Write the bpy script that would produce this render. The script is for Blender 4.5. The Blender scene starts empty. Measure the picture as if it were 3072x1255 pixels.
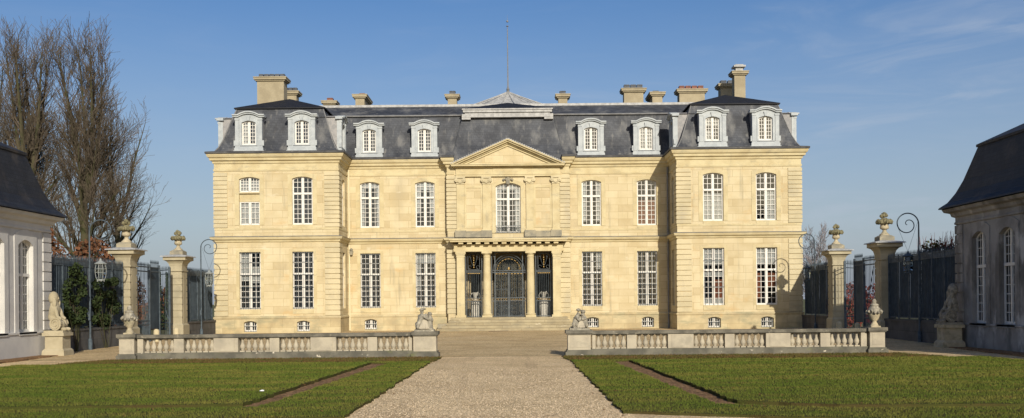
import bpy, bmesh, math, random
import numpy as np
from mathutils import Vector, Matrix
from mathutils.geometry import tessellate_polygon

random.seed(7)
R = math.radians
scene = bpy.context.scene
COL = scene.collection
CAMX, EYE, FPX, VPX, VPY, ROLL = 0.6, 2.0, 2987.0, 1555.0, 905.0, 0.0092


def Q(px, py, Y):
    """real X and Z of a point seen at photo pixel (px, py) that stands at distance Y"""
    u, v = px - VPX, VPY - py
    U, V = u + ROLL * v, v - ROLL * u
    return U * Y / FPX + CAMX, V * Y / FPX + EYE


# ------------------------------------------------------------------ materials
MATS = {}


class NT:
    def __init__(self, tree):
        self.t = tree
        self.n = tree.nodes
        self.l = tree.links

    def node(self, typ, **kw):
        nd = self.n.new(typ)
        for k, v in kw.items():
            setattr(nd, k, v)
        return nd

    def link(self, a, b):
        self.l.new(a, b)

    def vmul(self, src, s):
        nd = self.node('ShaderNodeVectorMath', operation='MULTIPLY')
        self.link(src, nd.inputs[0])
        nd.inputs[1].default_value = s
        return nd.outputs[0]

    def noise(self, vec, scale, detail=5, rough=.55, dist=0):
        nd = self.node('ShaderNodeTexNoise')
        self.link(vec, nd.inputs['Vector'])
        nd.inputs['Scale'].default_value = scale
        nd.inputs['Detail'].default_value = detail
        nd.inputs['Roughness'].default_value = rough
        nd.inputs['Distortion'].default_value = dist
        return nd.outputs['Fac']

    def ramp(self, src, lo, hi, a=0., b=1.):
        nd = self.node('ShaderNodeMapRange', interpolation_type='SMOOTHSTEP')
        self.link(src, nd.inputs[0])
        nd.inputs[1].default_value = lo
        nd.inputs[2].default_value = hi
        nd.inputs[3].default_value = a
        nd.inputs[4].default_value = b
        return nd.outputs[0]

    def mix(self, fac, a, b, blend='MIX'):
        nd = self.node('ShaderNodeMix', data_type='RGBA', blend_type=blend)
        if hasattr(fac, 'is_linked'):
            self.link(fac, nd.inputs[0])
        else:
            nd.inputs[0].default_value = fac
        for src, sk in ((a, nd.inputs[6]), (b, nd.inputs[7])):
            if hasattr(src, 'is_linked'):
                self.link(src, sk)
            else:
                sk.default_value = (*src, 1)
        return nd.outputs[2]


def material(name, c1, c2=None, scale=2., rough=.85, bump=0., bscale=30., stains=(), brick=None,
             metallic=0., spec=.3, lo=.35, hi=.65, speck=None, rows=None):
    if name in MATS:
        return MATS[name]
    m = bpy.data.materials.new(name)
    m.use_nodes = True
    t = NT(m.node_tree)
    bs = t.n['Principled BSDF']
    bs.inputs['Roughness'].default_value = rough
    bs.inputs['Metallic'].default_value = metallic
    bs.inputs['Specular IOR Level'].default_value = spec
    pos = t.node('ShaderNodeNewGeometry').outputs['Position']
    col = c1
    hgt = None
    if c2 is not None:
        col = t.mix(t.ramp(t.noise(pos, scale, 6), lo, hi), c1, c2)
    if brick:
        sx = t.node('ShaderNodeSeparateXYZ')
        t.link(pos, sx.inputs[0])
        ad = t.node('ShaderNodeMath', operation='ADD')
        t.link(sx.outputs[0], ad.inputs[0])
        t.link(sx.outputs[1], ad.inputs[1])
        cb = t.node('ShaderNodeCombineXYZ')
        t.link(ad.outputs[0], cb.inputs[0])
        t.link(sx.outputs[2], cb.inputs[1])
        br = t.node('ShaderNodeTexBrick')
        br.offset = brick.get('offset', .5)
        t.link(cb.outputs[0], br.inputs['Vector'])
        br.inputs['Color1'].default_value = (*brick['a'], 1)
        br.inputs['Color2'].default_value = (*brick['b'], 1)
        br.inputs['Mortar'].default_value = (*brick['m'], 1)
        br.inputs['Scale'].default_value = 1
        br.inputs['Mortar Size'].default_value = brick['ms']
        br.inputs['Mortar Smooth'].default_value = .3
        br.inputs['Bias'].default_value = brick.get('bias', -.2)
        br.inputs['Brick Width'].default_value = brick['w']
        br.inputs['Row Height'].default_value = brick['h']
        col = t.mix(1., col, br.outputs['Color'], 'MULTIPLY')
        hgt = br.outputs['Fac']
    for s in stains:
        c, sc, l0, h0, amt = s
        f = t.ramp(t.noise(t.vmul(pos, sc), 1., 6, .6), l0, h0, 0, amt)
        col = t.mix(f, col, c)
    if speck:
        vo = t.node('ShaderNodeTexVoronoi')
        t.link(pos, vo.inputs['Vector'])
        vo.inputs['Scale'].default_value = speck[0]
        hs = t.node('ShaderNodeSeparateColor')
        t.link(vo.outputs['Color'], hs.inputs[0])
        col = t.mix(t.ramp(hs.outputs[0], .1, .9, 0, 1), t.mix(1., col, speck[1], 'MULTIPLY'),
                    t.mix(1., col, speck[2], 'MULTIPLY'))
    if hasattr(col, 'is_linked'):
        t.link(col, bs.inputs['Base Color'])
    else:
        bs.inputs['Base Color'].default_value = (*col, 1)
    if bump:
        b = t.node('ShaderNodeBump')
        b.inputs['Strength'].default_value = bump
        b.inputs['Distance'].default_value = .03
        t.link(t.noise(pos, bscale, 6, .65), b.inputs['Height'])
        t.link(b.outputs[0], bs.inputs['Normal'])
    MATS[name] = m
    return m


def glass(name, tint=(.55, .62, .7), rough=.03, refl=1.45):
    m = bpy.data.materials.new(name)
    m.use_nodes = True
    t = NT(m.node_tree)
    for nd in list(t.n):
        t.n.remove(nd)
    out = t.node('ShaderNodeOutputMaterial')
    tr = t.node('ShaderNodeBsdfTransparent')
    tr.inputs[0].default_value = (*tint, 1)
    gl = t.node('ShaderNodeBsdfGlossy')
    gl.inputs['Roughness'].default_value = rough
    gl.inputs['Color'].default_value = (.95, .97, 1, 1)
    fr = t.node('ShaderNodeFresnel')
    fr.inputs[0].default_value = refl
    pos = t.node('ShaderNodeNewGeometry').outputs['Position']
    b = t.node('ShaderNodeBump')
    b.inputs['Strength'].default_value = .12
    b.inputs['Distance'].default_value = .05
    t.link(t.noise(pos, 3.2, 3), b.inputs['Height'])
    t.link(b.outputs[0], gl.inputs['Normal'])
    mx = t.node('ShaderNodeMixShader')
    t.link(fr.outputs[0], mx.inputs[0])
    t.link(tr.outputs[0], mx.inputs[1])
    t.link(gl.outputs[0], mx.inputs[2])
    t.link(mx.outputs[0], out.inputs[0])
    return m


STONE = material('cream_ashlar', (.585, .505, .325), (.525, .44, .265), .9, .9, .25, 14,
                 brick=dict(a=(1, 1, 1), b=(.81, .77, .71), m=(.62, .56, .48), ms=.009, w=1.25, h=.46, bias=-.3),
                 stains=[((.52, .34, .14), (.7, .7, 1.1), .56, .76, .6),
                         ((.36, .315, .22), (.45, .45, .16), .52, .76, .5),
                         ((.24, .22, .16), (3.5, 3.5, .28), .56, .76, .45), ((.66, .60, .44), (.8, .8, 2.1), .62, .74, .5)])
TRIM = material('cream_trim_stone', (.56, .485, .295), (.48, .40, .23), 1.3, .9, .2, 20,
                stains=[((.30, .275, .20), (1.4, 1.4, 3), .52, .72, .45), ((.26, .24, .18), (4, 4, .5), .58, .76, .4)])
PLINTH = material('mottled_plinth_stone', (.54, .46, .28), (.43, .36, .22), 1.4, .92, .3, 18,
                  brick=dict(a=(1, 1, 1), b=(.84, .8, .74), m=(.6, .55, .48), ms=.008, w=1.5, h=.52),
                  stains=[((.27, .26, .17), (.8, .8, 2.2), .48, .68, .65), ((.5, .3, .1), (1.2, 1.2, 1.5), .62, .8, .5)])
QUOIN = material('quoin_stone', (.56, .485, .31), (.46, .40, .255), .8, .9, .25, 18,
                 stains=[((.38, .34, .25), (.9, .9, .5), .5, .72, .5)])
WEATHER = material('weathered_grey_stone', (.34, .30, .21), (.22, .205, .16), 1.6, .95, .5, 18,
                   stains=[((.50, .44, .30), (2, 2, 3), .58, .74, .6)])
STEPST = material('step_stone', (.42, .36, .23), (.33, .28, .18), 1.2, .95, .35, 16,
                  brick=dict(a=(1, 1, 1), b=(.78, .76, .72), m=(.5, .45, .38), ms=.01, w=1.7, h=.17),
                  stains=[((.22, .20, .15), (1, 1, 6), .5, .7, .5), ((.62, .56, .42), (1.3, 1.3, 5), .63, .72, .6)])
BALU = material('pale_balustrade_stone', (.45, .40, .30), (.36, .32, .245), 2.2, .95, .4, 22,
                stains=[((.26, .24, .19), (1.8, 1.8, 2.5), .52, .72, .55)])
BALUTOP = material('lichened_coping_stone', (.18, .165, .13), (.105, .098, .078), 2.5, .97, .6, 20,
                   stains=[((.36, .32, .24), (4, 4, 6), .6, .72, .7)])
BALUBASE = material('dirty_base_stone', (.17, .16, .125), (.10, .096, .078), 2.0, .97, .6, 20,
                    stains=[((.66, .60, .48), (2.6, 2.6, 5), .66, .70, .9), ((.16, .17, .07), (1.2, 1.2, 3), .55, .7, .6)])
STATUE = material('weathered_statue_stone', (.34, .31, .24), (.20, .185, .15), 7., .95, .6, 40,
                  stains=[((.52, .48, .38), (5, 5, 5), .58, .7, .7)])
URNST = material('urn_stone', (.50, .43, .29), (.36, .31, .21), 4., .95, .5, 30,
                 stains=[((.20, .19, .12), (3, 3, 3), .52, .68, .7)])
GARLAND = material('lichened_garland_stone', (.24, .21, .12), (.15, .14, .08), 9., .97, .7, 40)
SLATE = material('dark_slate', (.074, .080, .091), (.036, .040, .048), .9, .62, .35, 26, spec=.45,
                 brick=dict(a=(1, 1, 1), b=(.66, .68, .72), m=(.5, .5, .52), ms=.010, w=.26, h=.16),
                 stains=[((.15, .15, .145), (1.1, 1.1, .45), .50, .70, .85), ((.20, .195, .18), (4, 4, .5), .56, .74, .65),
                         ((.020, .021, .025), (.9, .9, .5), .56, .75, .7)])
SLATE2 = material('low_roof_slate', (.016, .017, .021), (.011, .012, .015), 2., .7, .3, 26, spec=.3)
SLATE3 = material('outbuilding_slate', (.024, .026, .031), (.015, .016, .020), 1.5, .65, .35, 26, spec=.4,
                  brick=dict(a=(1, 1, 1), b=(.6, .62, .66), m=(.4, .4, .42), ms=.012, w=.26, h=.16),
                  stains=[((.075, .06, .045), (1, 1, .8), .55, .75, .6)])
LEAD = material('grey_lead', (.22, .22, .215), (.15, .15, .148), 3., .6, .2, 20, spec=.5)
GUTTER = material('dark_gutter', (.085, .085, .085), (.05, .05, .052), 2., .7, .2, 20,
                  stains=[((.2, .195, .19), (2.5, 2.5, 4), .58, .72, .6)])
LEADW = material('pale_lead', (.43, .43, .415), (.30, .30, .29), 4., .65, .2, 20, spec=.4,
                 stains=[((.2, .2, .19), (6, 6, 2), .6, .75, .6)])
DORM = material('pale_blue_grey_paint', (.42, .45, .455), (.34, .37, .385), 3., .6, .1, 20,
                stains=[((.24, .27, .26), (5, 5, 2), .6, .78, .5)])
DORMSIDE = material('lead_dormer_cheek', (.33, .32, .31), (.25, .25, .25), 4., .7, .2, 20)
WHITE = material('white_window_paint', (.70, .685, .63), (.62, .60, .55), 3., .5)
DARK = material('dark_room', (.045, .046, .048), (.085, .08, .075), 1.2, .9)
CURT = material('white_curtain', (.76, .74, .68), (.62, .60, .55), 8., .95)
ORANGE = material('terracotta_curtain', (.42, .17, .09), (.34, .13, .07), 6., .95)
IRON = material('grey_blue_iron', (.09, .115, .135), (.055, .072, .087), 5., .7, spec=.2)
IRONDK = material('dark_wrought_iron', (.065, .080, .088), (.04, .05, .057), 6., .5, spec=.5)
GOLD = material('gilding', (.42, .29, .11), (.32, .21, .07), 8., .5, metallic=.2)
PANEL = material('blue_grey_sheet_metal', (.056, .080, .102), (.034, .050, .066), .8, .8, .1, 8, spec=.12,
                 stains=[((.15, .155, .155), (3, 3, .4), .58, .8, .4)])
DARKWALL = material('grey_low_wall_stone', (.115, .112, .108), (.08, .078, .075), 1.5, .95, .4, 16,
                    brick=dict(a=(1, 1, 1), b=(.85, .85, .85), m=(.6, .6, .6), ms=.012, w=1.6, h=.5),
                    stains=[((.07, .07, .06), (1, 1, 1.5), .55, .75, .6)])
CHIM = material('rendered_chimney', (.37, .32, .215), (.30, .255, .17), 1.5, .95, .3, 16,
                stains=[((.28, .24, .16), (2, 2, .8), .55, .78, .5)])
POTG = material('grey_pot', (.10, .11, .125), (.065, .07, .08), 6., .7)
POTR = material('terracotta_pot', (.24, .105, .075), (.16, .075, .055), 6., .8)
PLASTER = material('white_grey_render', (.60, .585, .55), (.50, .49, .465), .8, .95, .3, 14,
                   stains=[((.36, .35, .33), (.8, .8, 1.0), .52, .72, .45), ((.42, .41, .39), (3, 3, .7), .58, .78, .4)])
PLASTER_SHADE = material('stained_shade_render', (.34, .325, .30), (.22, .21, .195), .8, .95, .35, 14,  # stained render for the right wall, base colour darkened to hold its shade
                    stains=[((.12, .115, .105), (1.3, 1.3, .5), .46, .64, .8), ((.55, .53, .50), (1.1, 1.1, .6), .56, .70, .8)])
GRAVEL = material('gravel', (.78, .61, .375), (.64, .49, .29), .55, 1., 1., 38, spec=.1, lo=.3, hi=.7,
                  speck=(40, (.66, .62, .56), (1.25, 1.24, 1.2)),
                  stains=[((.46, .345, .21), (.35, .9, 1), .50, .72, .5), ((.48, .36, .22), (1.5, .10, 1), .52, .68, .55), ((.30, .23, .13), (1.2, .5, 1), .66, .78, .5)])
COURT = material('court_gravel', (.58, .45, .26), (.48, .36, .20), .5, 1., .8, 30, spec=.1,
                 speck=(22, (.72, .7, .66), (1.22, 1.2, 1.16)),
                 stains=[((.64, .52, .33), (.25, .6, 1), .5, .7, .6), ((.40, .29, .15), (.3, .8, 1), .55, .75, .5)])
EARTH = material('brown_earth', (.27, .17, .09), (.19, .115, .06), 3., 1., 1., 26, spec=.1,
                 speck=(24, (.55, .55, .55), (1.5, 1.45, 1.4)))
SOIL = material('lawn_soil', (.055, .062, .015), (.07, .055, .02), .8, 1., .8, 20, spec=.1)
FIELD = material('far_field', (.10, .12, .05), (.14, .13, .07), .05, 1., spec=.1)
BARK = material('mossy_bark', (.080, .068, .042), (.052, .056, .025), 1.5, .95, .5, 30, spec=.15)
TWIG = material('grey_brown_twigs', (.105, .083, .062), (.07, .058, .04), 1., .95, spec=.15)
TWIGFAR = material('haze_paled_far_twigs', (.26, .24, .25), (.22, .20, .21), 1., .95, spec=.1)  # twigs paled in colour to stand in for distance haze
LEAFG = material('dark_evergreen_leaf', (.035, .052, .016), (.022, .034, .011), 3., .7, spec=.2)
LEAFB = material('rust_brown_leaf', (.19, .085, .042), (.11, .055, .03), 2., .9, spec=.15)
LEAFR = material('red_twig_growth', (.26, .06, .05), (.13, .045, .03), 2., .9, spec=.15)
LEAFO = material('olive_hedge_leaf', (.075, .075, .025), (.045, .05, .018), 2., .8, spec=.15)
VASEW = material('white_glazed_stone', (.62, .59, .52), (.48, .46, .40), 6., .6)
PAPER = material('white_paper', (.85, .85, .85))
MATB = material('dark_door_mat', (.10, .055, .035), (.07, .04, .03), 9., 1.)
GLASS = glass('window_glass', (.66, .69, .72), refl=1.85)
LGLASS = glass('lantern_glass', (.82, .86, .86))


def grass_mat():
    m = bpy.data.materials.new('grass_blades')
    m.use_nodes = True
    t = NT(m.node_tree)
    bs = t.n['Principled BSDF']
    bs.inputs['Roughness'].default_value = .85
    bs.inputs['Specular IOR Level'].default_value = .12
    pos = t.node('ShaderNodeNewGeometry').outputs['Position']
    a = t.mix(t.ramp(t.noise(t.vmul(pos, (.35, 1.1, 1)), 1., 5, .6), .38, .66), (.092, .124, .019), (.172, .158, .036))
    b = t.mix(t.ramp(t.noise(t.vmul(pos, (.8, 1.8, 1)), 1., 4), .56, .74, 0, .75), a, (.052, .105, .012))
    c = t.mix(t.ramp(t.noise(pos, 19, 2), .35, .7, 0, .5), b, (.060, .088, .012))
    t.link(c, bs.inputs['Base Color'])
    return m


GRASS = grass_mat()
GRASSDRY = material('dry_verge_grass', (.105, .085, .026), (.125, .075, .032), 1.2, .95, spec=.1,
                    stains=[((.06, .08, .018), (.8, 2, 1), .46, .62, .8)])


# ------------------------------------------------------------------ mesh builder
class MB:
    def __init__(self):
        self.v, self.f = [], []

    def add(self, vs, fs):
        o = len(self.v)
        self.v.extend([tuple(p) for p in vs])
        self.f.extend([tuple(i + o for i in f) for f in fs])

    def box(self, x0, x1, y0, y1, z0, z1):
        self.add([(x0, y0, z0), (x1, y0, z0), (x1, y1, z0), (x0, y1, z0), (x0, y0, z1), (x1, y0, z1), (x1, y1, z1), (x0, y1, z1)],
                 [(0, 3, 2, 1), (4, 5, 6, 7), (0, 1, 5, 4), (1, 2, 6, 5), (2, 3, 7, 6), (3, 0, 4, 7)])

    def taper(self, c, hx0, hy0, z0, hx1, hy1, z1):
        x, y = c
        self.add([(x - hx0, y - hy0, z0), (x + hx0, y - hy0, z0), (x + hx0, y + hy0, z0), (x - hx0, y + hy0, z0),
                  (x - hx1, y - hy1, z1), (x + hx1, y - hy1, z1), (x + hx1, y + hy1, z1), (x - hx1, y + hy1, z1)],
                 [(0, 3, 2, 1), (4, 5, 6, 7), (0, 1, 5, 4), (1, 2, 6, 5), (2, 3, 7, 6), (3, 0, 4, 7)])

    def lathe(self, prof, c=(0, 0, 0), n=16, sx=1., sy=1.):
        vs, fs = [], []
        for r, z in prof:
            for k in range(n):
                a = 2 * math.pi * k / n
                vs.append((c[0] + r * sx * math.cos(a), c[1] + r * sy * math.sin(a), c[2] + z))
        for i in range(len(prof) - 1):
            for k in range(n):
                k2 = (k + 1) % n
                fs.append((i * n + k, i * n + k2, (i + 1) * n + k2, (i + 1) * n + k))
        fs.append(tuple(reversed(range(n))))
        fs.append(tuple(range((len(prof) - 1) * n, len(prof) * n)))
        self.add(vs, fs)

    def tube(self, pts, r, n=6):
        pts = [Vector(p) for p in pts]
        m = len(pts)
        rs = r if isinstance(r, (list, tuple)) else [r] * m
        vs, fs = [], []
        ref = None
        for i, p in enumerate(pts):
            d = (pts[min(i + 1, m - 1)] - pts[max(i - 1, 0)])
            if d.length < 1e-9:
                d = Vector((0, 0, 1))
            d.normalize()
            if ref is None:
                ref = Vector((1, 0, 0)) if abs(d.x) < .8 else Vector((0, 1, 0))
            a = (ref - d * ref.dot(d))
            if a.length < 1e-6:
                a = Vector((0, 1, 0)) - d * d.y
            a.normalize()
            ref = a
            b = d.cross(a)
            for k in range(n):
                t = 2 * math.pi * k / n
                vs.append(p + (a * math.cos(t) + b * math.sin(t)) * rs[i])
        for i in range(m - 1):
            for k in range(n):
                k2 = (k + 1) % n
                fs.append((i * n + k, i * n + k2, (i + 1) * n + k2, (i + 1) * n + k))
        fs.append(tuple(reversed(range(n))))
        fs.append(tuple(range((m - 1) * n, m * n)))
        self.add(vs, fs)

    def ball(self, c, r, sx=1., sy=1., sz=1., n=10, jit=0.):
        vs, fs = [], []
        m = n // 2 + 1
        for i in range(m + 1):
            ph = math.pi * i / m
            for k in range(n):
                a = 2 * math.pi * k / n
                q = r * (1 + random.uniform(-jit, jit))
                vs.append((c[0] + q * sx * math.sin(ph) * math.cos(a), c[1] + q * sy * math.sin(ph) * math.sin(a), c[2] + q * sz * math.cos(ph)))
        for i in range(m):
            for k in range(n):
                k2 = (k + 1) % n
                fs.append((i * n + k, (i + 1) * n + k, (i + 1) * n + k2, i * n + k2))
        self.add(vs, fs)

    def prism(self, poly, T, d0, d1):
        """polygon [(u, z)] extruded along depth d0 to d1; T maps (u, d, z) to world"""
        n = len(poly)
        vs = [T(u, d0, z) for u, z in poly] + [T(u, d1, z) for u, z in poly]
        fs = [tuple(range(n)), tuple(reversed(range(n, 2 * n)))]
        for i in range(n):
            j = (i + 1) % n
            fs.append((i, i + n, j + n, j))
        self.add(vs, fs)

    def plate(self, outer, holes, T, d0, d1, rim=True, d2=None):
        """flat plate with holes: front at depth d0, outer rim back to d1, hole reveals back to d2"""
        d2 = d1 if d2 is None else d2
        loops = [outer] + list(holes)
        tris = tessellate_polygon([[Vector((u, z, 0)) for u, z in lp] for lp in loops])
        flat = [p for lp in loops for p in lp]
        self.add([T(u, d0, z) for u, z in flat], tris)
        for k, lp in enumerate(loops):
            if k == 0 and not rim:
                continue
            dd = d1 if k == 0 else d2
            n = len(lp)
            self.add([T(u, d0, z) for u, z in lp] + [T(u, dd, z) for u, z in lp],
                     [(i, (i + 1) % n, (i + 1) % n + n, i + n) for i in range(n)])

    def sweep(self, path, prof, caps=True):
        """profile [(out, z)] swept along a plan polyline; out is to the right of the walking direction"""
        m = len(path)
        P = [Vector((p[0], p[1])) for p in path]
        nr = []
        for i in range(m - 1):
            d = (P[i + 1] - P[i]).normalized()
            nr.append(Vector((d.y, -d.x)))
        k = len(prof)
        vs, fs = [], []
        for i in range(m):
            if i == 0:
                o = nr[0]
            elif i == m - 1:
                o = nr[-1]
            else:
                o = (nr[i - 1] + nr[i])
                o = o / max(.2, o.dot(nr[i]))
            for a, z in prof:
                vs.append((P[i].x + o.x * a, P[i].y + o.y * a, z))
        for i in range(m - 1):
            for j in range(k - 1):
                fs.append((i * k + j, (i + 1) * k + j, (i + 1) * k + j + 1, i * k + j + 1))
        if caps:
            fs.append(tuple(range(k)))
            fs.append(tuple(reversed(range((m - 1) * k, m * k))))
        self.add(vs, fs)

    def mesh(self, name, mat, smooth=False):
        me = bpy.data.meshes.new(name)
        me.from_pydata(self.v, [], self.f)
        me.materials.append(mat)
        if smooth:
            me.polygons.foreach_set('use_smooth', [True] * len(me.polygons))
            me.set_sharp_from_angle(angle=R(50))
        me.update()
        return me

    def build(self, name, mat, parent=None, loc=(0, 0, 0), smooth=False, rz=0.):
        return place(name, self.mesh(name, mat, smooth), parent, loc, rz)


WL = {}


def place(name, me, parent=None, loc=(0, 0, 0), rz=0.):
    """link a mesh; loc is in world space for direct parts of a thing, in the part's own space below that"""
    o = bpy.data.objects.new(name, me)
    COL.objects.link(o)
    loc = Vector(loc)
    if parent is not None:
        o.parent = parent
        if parent in WL:
            loc = loc - WL[parent]
    o.location = loc
    o.rotation_euler.z = rz
    return o


def tag(o, label, cat, group=None, kind=None):
    o['label'] = label
    o['category'] = cat
    if group:
        o['group'] = group
    if kind:
        o['kind'] = kind
    return o


def thing(name, label, cat, loc=(0, 0, 0), group=None):
    o = bpy.data.objects.new(name, None)
    COL.objects.link(o)
    o.location = loc
    WL[o] = Vector(loc)
    return tag(o, label, cat, group)


def struct(o, kind='structure'):
    o['kind'] = kind
    return o


def copy_thing(root, loc, label=None, rz=None, sx=None):
    """copy a thing, its parts and their sub-parts"""
    r = root.copy()
    COL.objects.link(r)
    r.location = loc
    if rz is not None:
        r.rotation_euler.z = rz
    if sx is not None:
        r.scale = (sx, 1, 1)
    if label:
        r['label'] = label
    for ch in list(root.children):
        c = ch.copy()
        COL.objects.link(c)
        c.parent = r
        for g in list(ch.children):
            d = g.copy()
            COL.objects.link(d)
            d.parent = c
    return r


def FR(Y0):
    return lambda u, d, z: (u, Y0 + d, z)


def PX(X0):          # wall facing +X
    return lambda u, d, z: (X0 - d, u, z)


def MX(X0):          # wall facing -X
    return lambda u, d, z: (X0 + d, u, z)


def arch_pts(uc, w, zb, zt, rise, n=9):
    """opening outline, bottom left first"""
    h = w / 2
    pts = [(uc - h, zb), (uc + h, zb)]
    if rise <= 0:
        return pts + [(uc + h, zt), (uc - h, zt)]
    for i in range(n + 1):
        x = h - w * i / n
        pts.append((uc + x, zt - rise * (x / h) ** 2))
    return pts


# ------------------------------------------------------------------ windows
CACHE = {}


def cached(key, fn):
    if key not in CACHE:
        CACHE[key] = fn()
    return CACHE[key]


LOCAL = lambda u, d, z: (u, d, z)


def win_frame(w, h, rise, cols, rt, rb, tz):
    b = MB()
    hw = w / 2
    top = lambda x: h - rise * (x / hw) ** 2
    fy0, fy1 = .13, .20
    out = arch_pts(0, w - .004, .002, h - .002, rise)
    fr = .055
    inn = [(-hw + fr, fr), (hw - fr, fr)] + [(x * (hw - fr) / hw, z - fr) for x, z in out[2:]]
    b.plate(out, [inn], LOCAL, fy0, fy1)
    b.box(-.055, .055, fy0 - .02, fy1, fr, top(0) - fr)
    if rt:
        b.box(-hw + fr, hw - fr, fy0 - .03, fy1 - .002, tz - .06, tz + .06)
    my0, my1 = .155, .185
    mw = .0145
    half = cols // 2
    for s in (-1, 1):
        a, e = .055, hw - fr
        # leaf stiles
        b.box(*(sorted((s * (a), s * (a + .03)))), .14, .19, fr, top(0) - fr - .01)
        b.box(*(sorted((s * (e - .03), s * e))), .14, .19, fr, top(e) - fr + .01)
        for k in range(1, half):
            x = s * (a + (e - a) * k / half)
            b.box(x - mw, x + mw, my0, my1, fr, top(x) - .02)
    zs = []
    z1 = tz - .06 if rt else h - rise * .3
    b.box(-hw + fr, hw - fr, .14, .19, fr, fr + .05)
    for k in range(1, rb):
        zs.append(fr + .04 + (z1 - fr - .04) * k / rb)
    if rt:
        for k in range(1, rt):
            zs.append(tz + .06 + (h - tz - .06) * k / rt)
    for z in zs:
        b.box(-hw + fr, hw - fr, my0 + .002, my1 - .002, z - mw, z + mw)
    return b.mesh('window', WHITE)


def win_pane(w, h, rise):
    b = MB()
    p = arch_pts(0, w - .06, .03, h - .03, rise)
    b.add([(u, .17, z) for u, z in p], [tuple(range(len(p)))])
    return b.mesh('pane', GLASS)


def win_room(w, h):
    b = MB()
    x0, x1, y0, y1, z0, z1 = -w / 2 - .1, w / 2 + .1, .215, 1.3, -.1, h + .1
    b.add([(x0, y0, z0), (x1, y0, z0), (x1, y1, z0), (x0, y1, z0), (x0, y0, z1), (x1, y0, z1), (x1, y1, z1), (x0, y1, z1)],
          [(0, 3, 2, 1), (4, 5, 6, 7), (1, 2, 6, 5), (2, 3, 7, 6), (3, 0, 4, 7)])
    return b.mesh('interior', DARK)


def win_surround(w, h, rise, band, proud, drop=0.):
    b = MB()
    out = arch_pts(0, w + 2 * band, -drop, h + band * .9, rise * 1.1)
    inn = arch_pts(0, w, 0.002 if drop else 0.0, h, rise)
    if not drop:
        out[0] = (out[0][0], -.001)
        out[1] = (out[1][0], -.001)
    b.plate(out, [inn], LOCAL, -proud, 0.002)
    return b.mesh('surround', TRIM)


def win_bars(w, h, n, rows, arch=0., mat=None):
    b = MB()
    hw = w / 2
    for k in range(n):
        x = -hw + w * (k + .5) / n
        b.tube([(x, .055, 0), (x, .055, h - arch * (x / hw) ** 2)], .011, 5)
    for z in rows:
        b.tube([(-hw, .055, z), (hw, .055, z)], .013, 5)
    return b.mesh('grille', mat or IRON)


def curtain(w, h, c):
    x0, x1, z0, z1 = c[:4]
    b = MB()
    X0, X1 = -w / 2 + w * x0, -w / 2 + w * x1
    n = max(6, int((X1 - X0) * 30))
    vs, fs = [], []
    for i in range(n + 1):
        x = X0 + (X1 - X0) * i / n
        y = .26 + .018 * math.sin(x * 55) + .01 * math.sin(x * 21)
        vs += [(x, y, z0 * h), (x, y, z1 * h)]
    for i in range(n):
        fs.append((2 * i, 2 * i + 2, 2 * i + 3, 2 * i + 1))
    b.add(vs, fs)
    return b.mesh('curtain', {'w': CURT, 'o': ORANGE}[c[4]])


def window(parent, loc, w, h, rise=0., cols=4, rt=3, rb=6, tz=None, rz=0., curts=(), bars=None, band=0., proud=.025,
           drop=0., sill=None, name='window'):
    tz = tz if tz is not None else h * .66
    o = place(name, cached(('f', w, h, rise, cols, rt, rb, tz), lambda: win_frame(w, h, rise, cols, rt, rb, tz)), parent, loc, rz)
    place('pane', cached(('p', w, h, rise), lambda: win_pane(w, h, rise)), o)
    place('interior', cached(('r', w, h), lambda: win_room(w, h)), o)
    if band:
        place('surround', cached(('s', w, h, rise, band, proud, drop), lambda: win_surround(w, h, rise, band, proud, drop)), o)
    if bars:
        place('grille', cached(('b', w, h, bars[0]), lambda: win_bars(w, h, bars[0], [h * q for q in bars[1]], rise)), o)
    for c in curts:
        place('curtain', cached(('c', w, h, c), lambda: curtain(w, h, c)), o)
    if sill:
        def mk():
            b = MB()
            b.box(-w / 2 - sill[1], w / 2 + sill[1], -sill[2], .13, -sill[0], -.003)
            return b.mesh('sill', TRIM)
        place('sill', cached(('sl', w, sill), mk), o)
    return o


# ------------------------------------------------------------------ CHATEAU
YP, YM, YC, YB = 62.2, 65.3, 64.7, 76.0
XO, XI, XC = 18.33, 10.57, 3.96
ZB = .10
ch = thing('chateau', 'two storey cream stone chateau with grey mansard roof, pediment and two projecting pavilions', 'chateau', (0, 65, 0))

PW = (12.83, 16.14)
MW = (5.46, 9.08)
UP = dict(w=1.28, zb=6.93, zt=9.93, rise=.13)
GR = dict(w=1.32, zb=1.66, zt=5.24, rise=.0)
BA = dict(w=.80, zb=.26, zt=.93, rise=.10)


def op(u, d):
    return arch_pts(u, d['w'], d['zb'], d['zt'], d['rise'])


def rect(u0, u1, z0, z1):
    return [(u0, z0), (u1, z0), (u1, z1), (u0, z1)]


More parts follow.
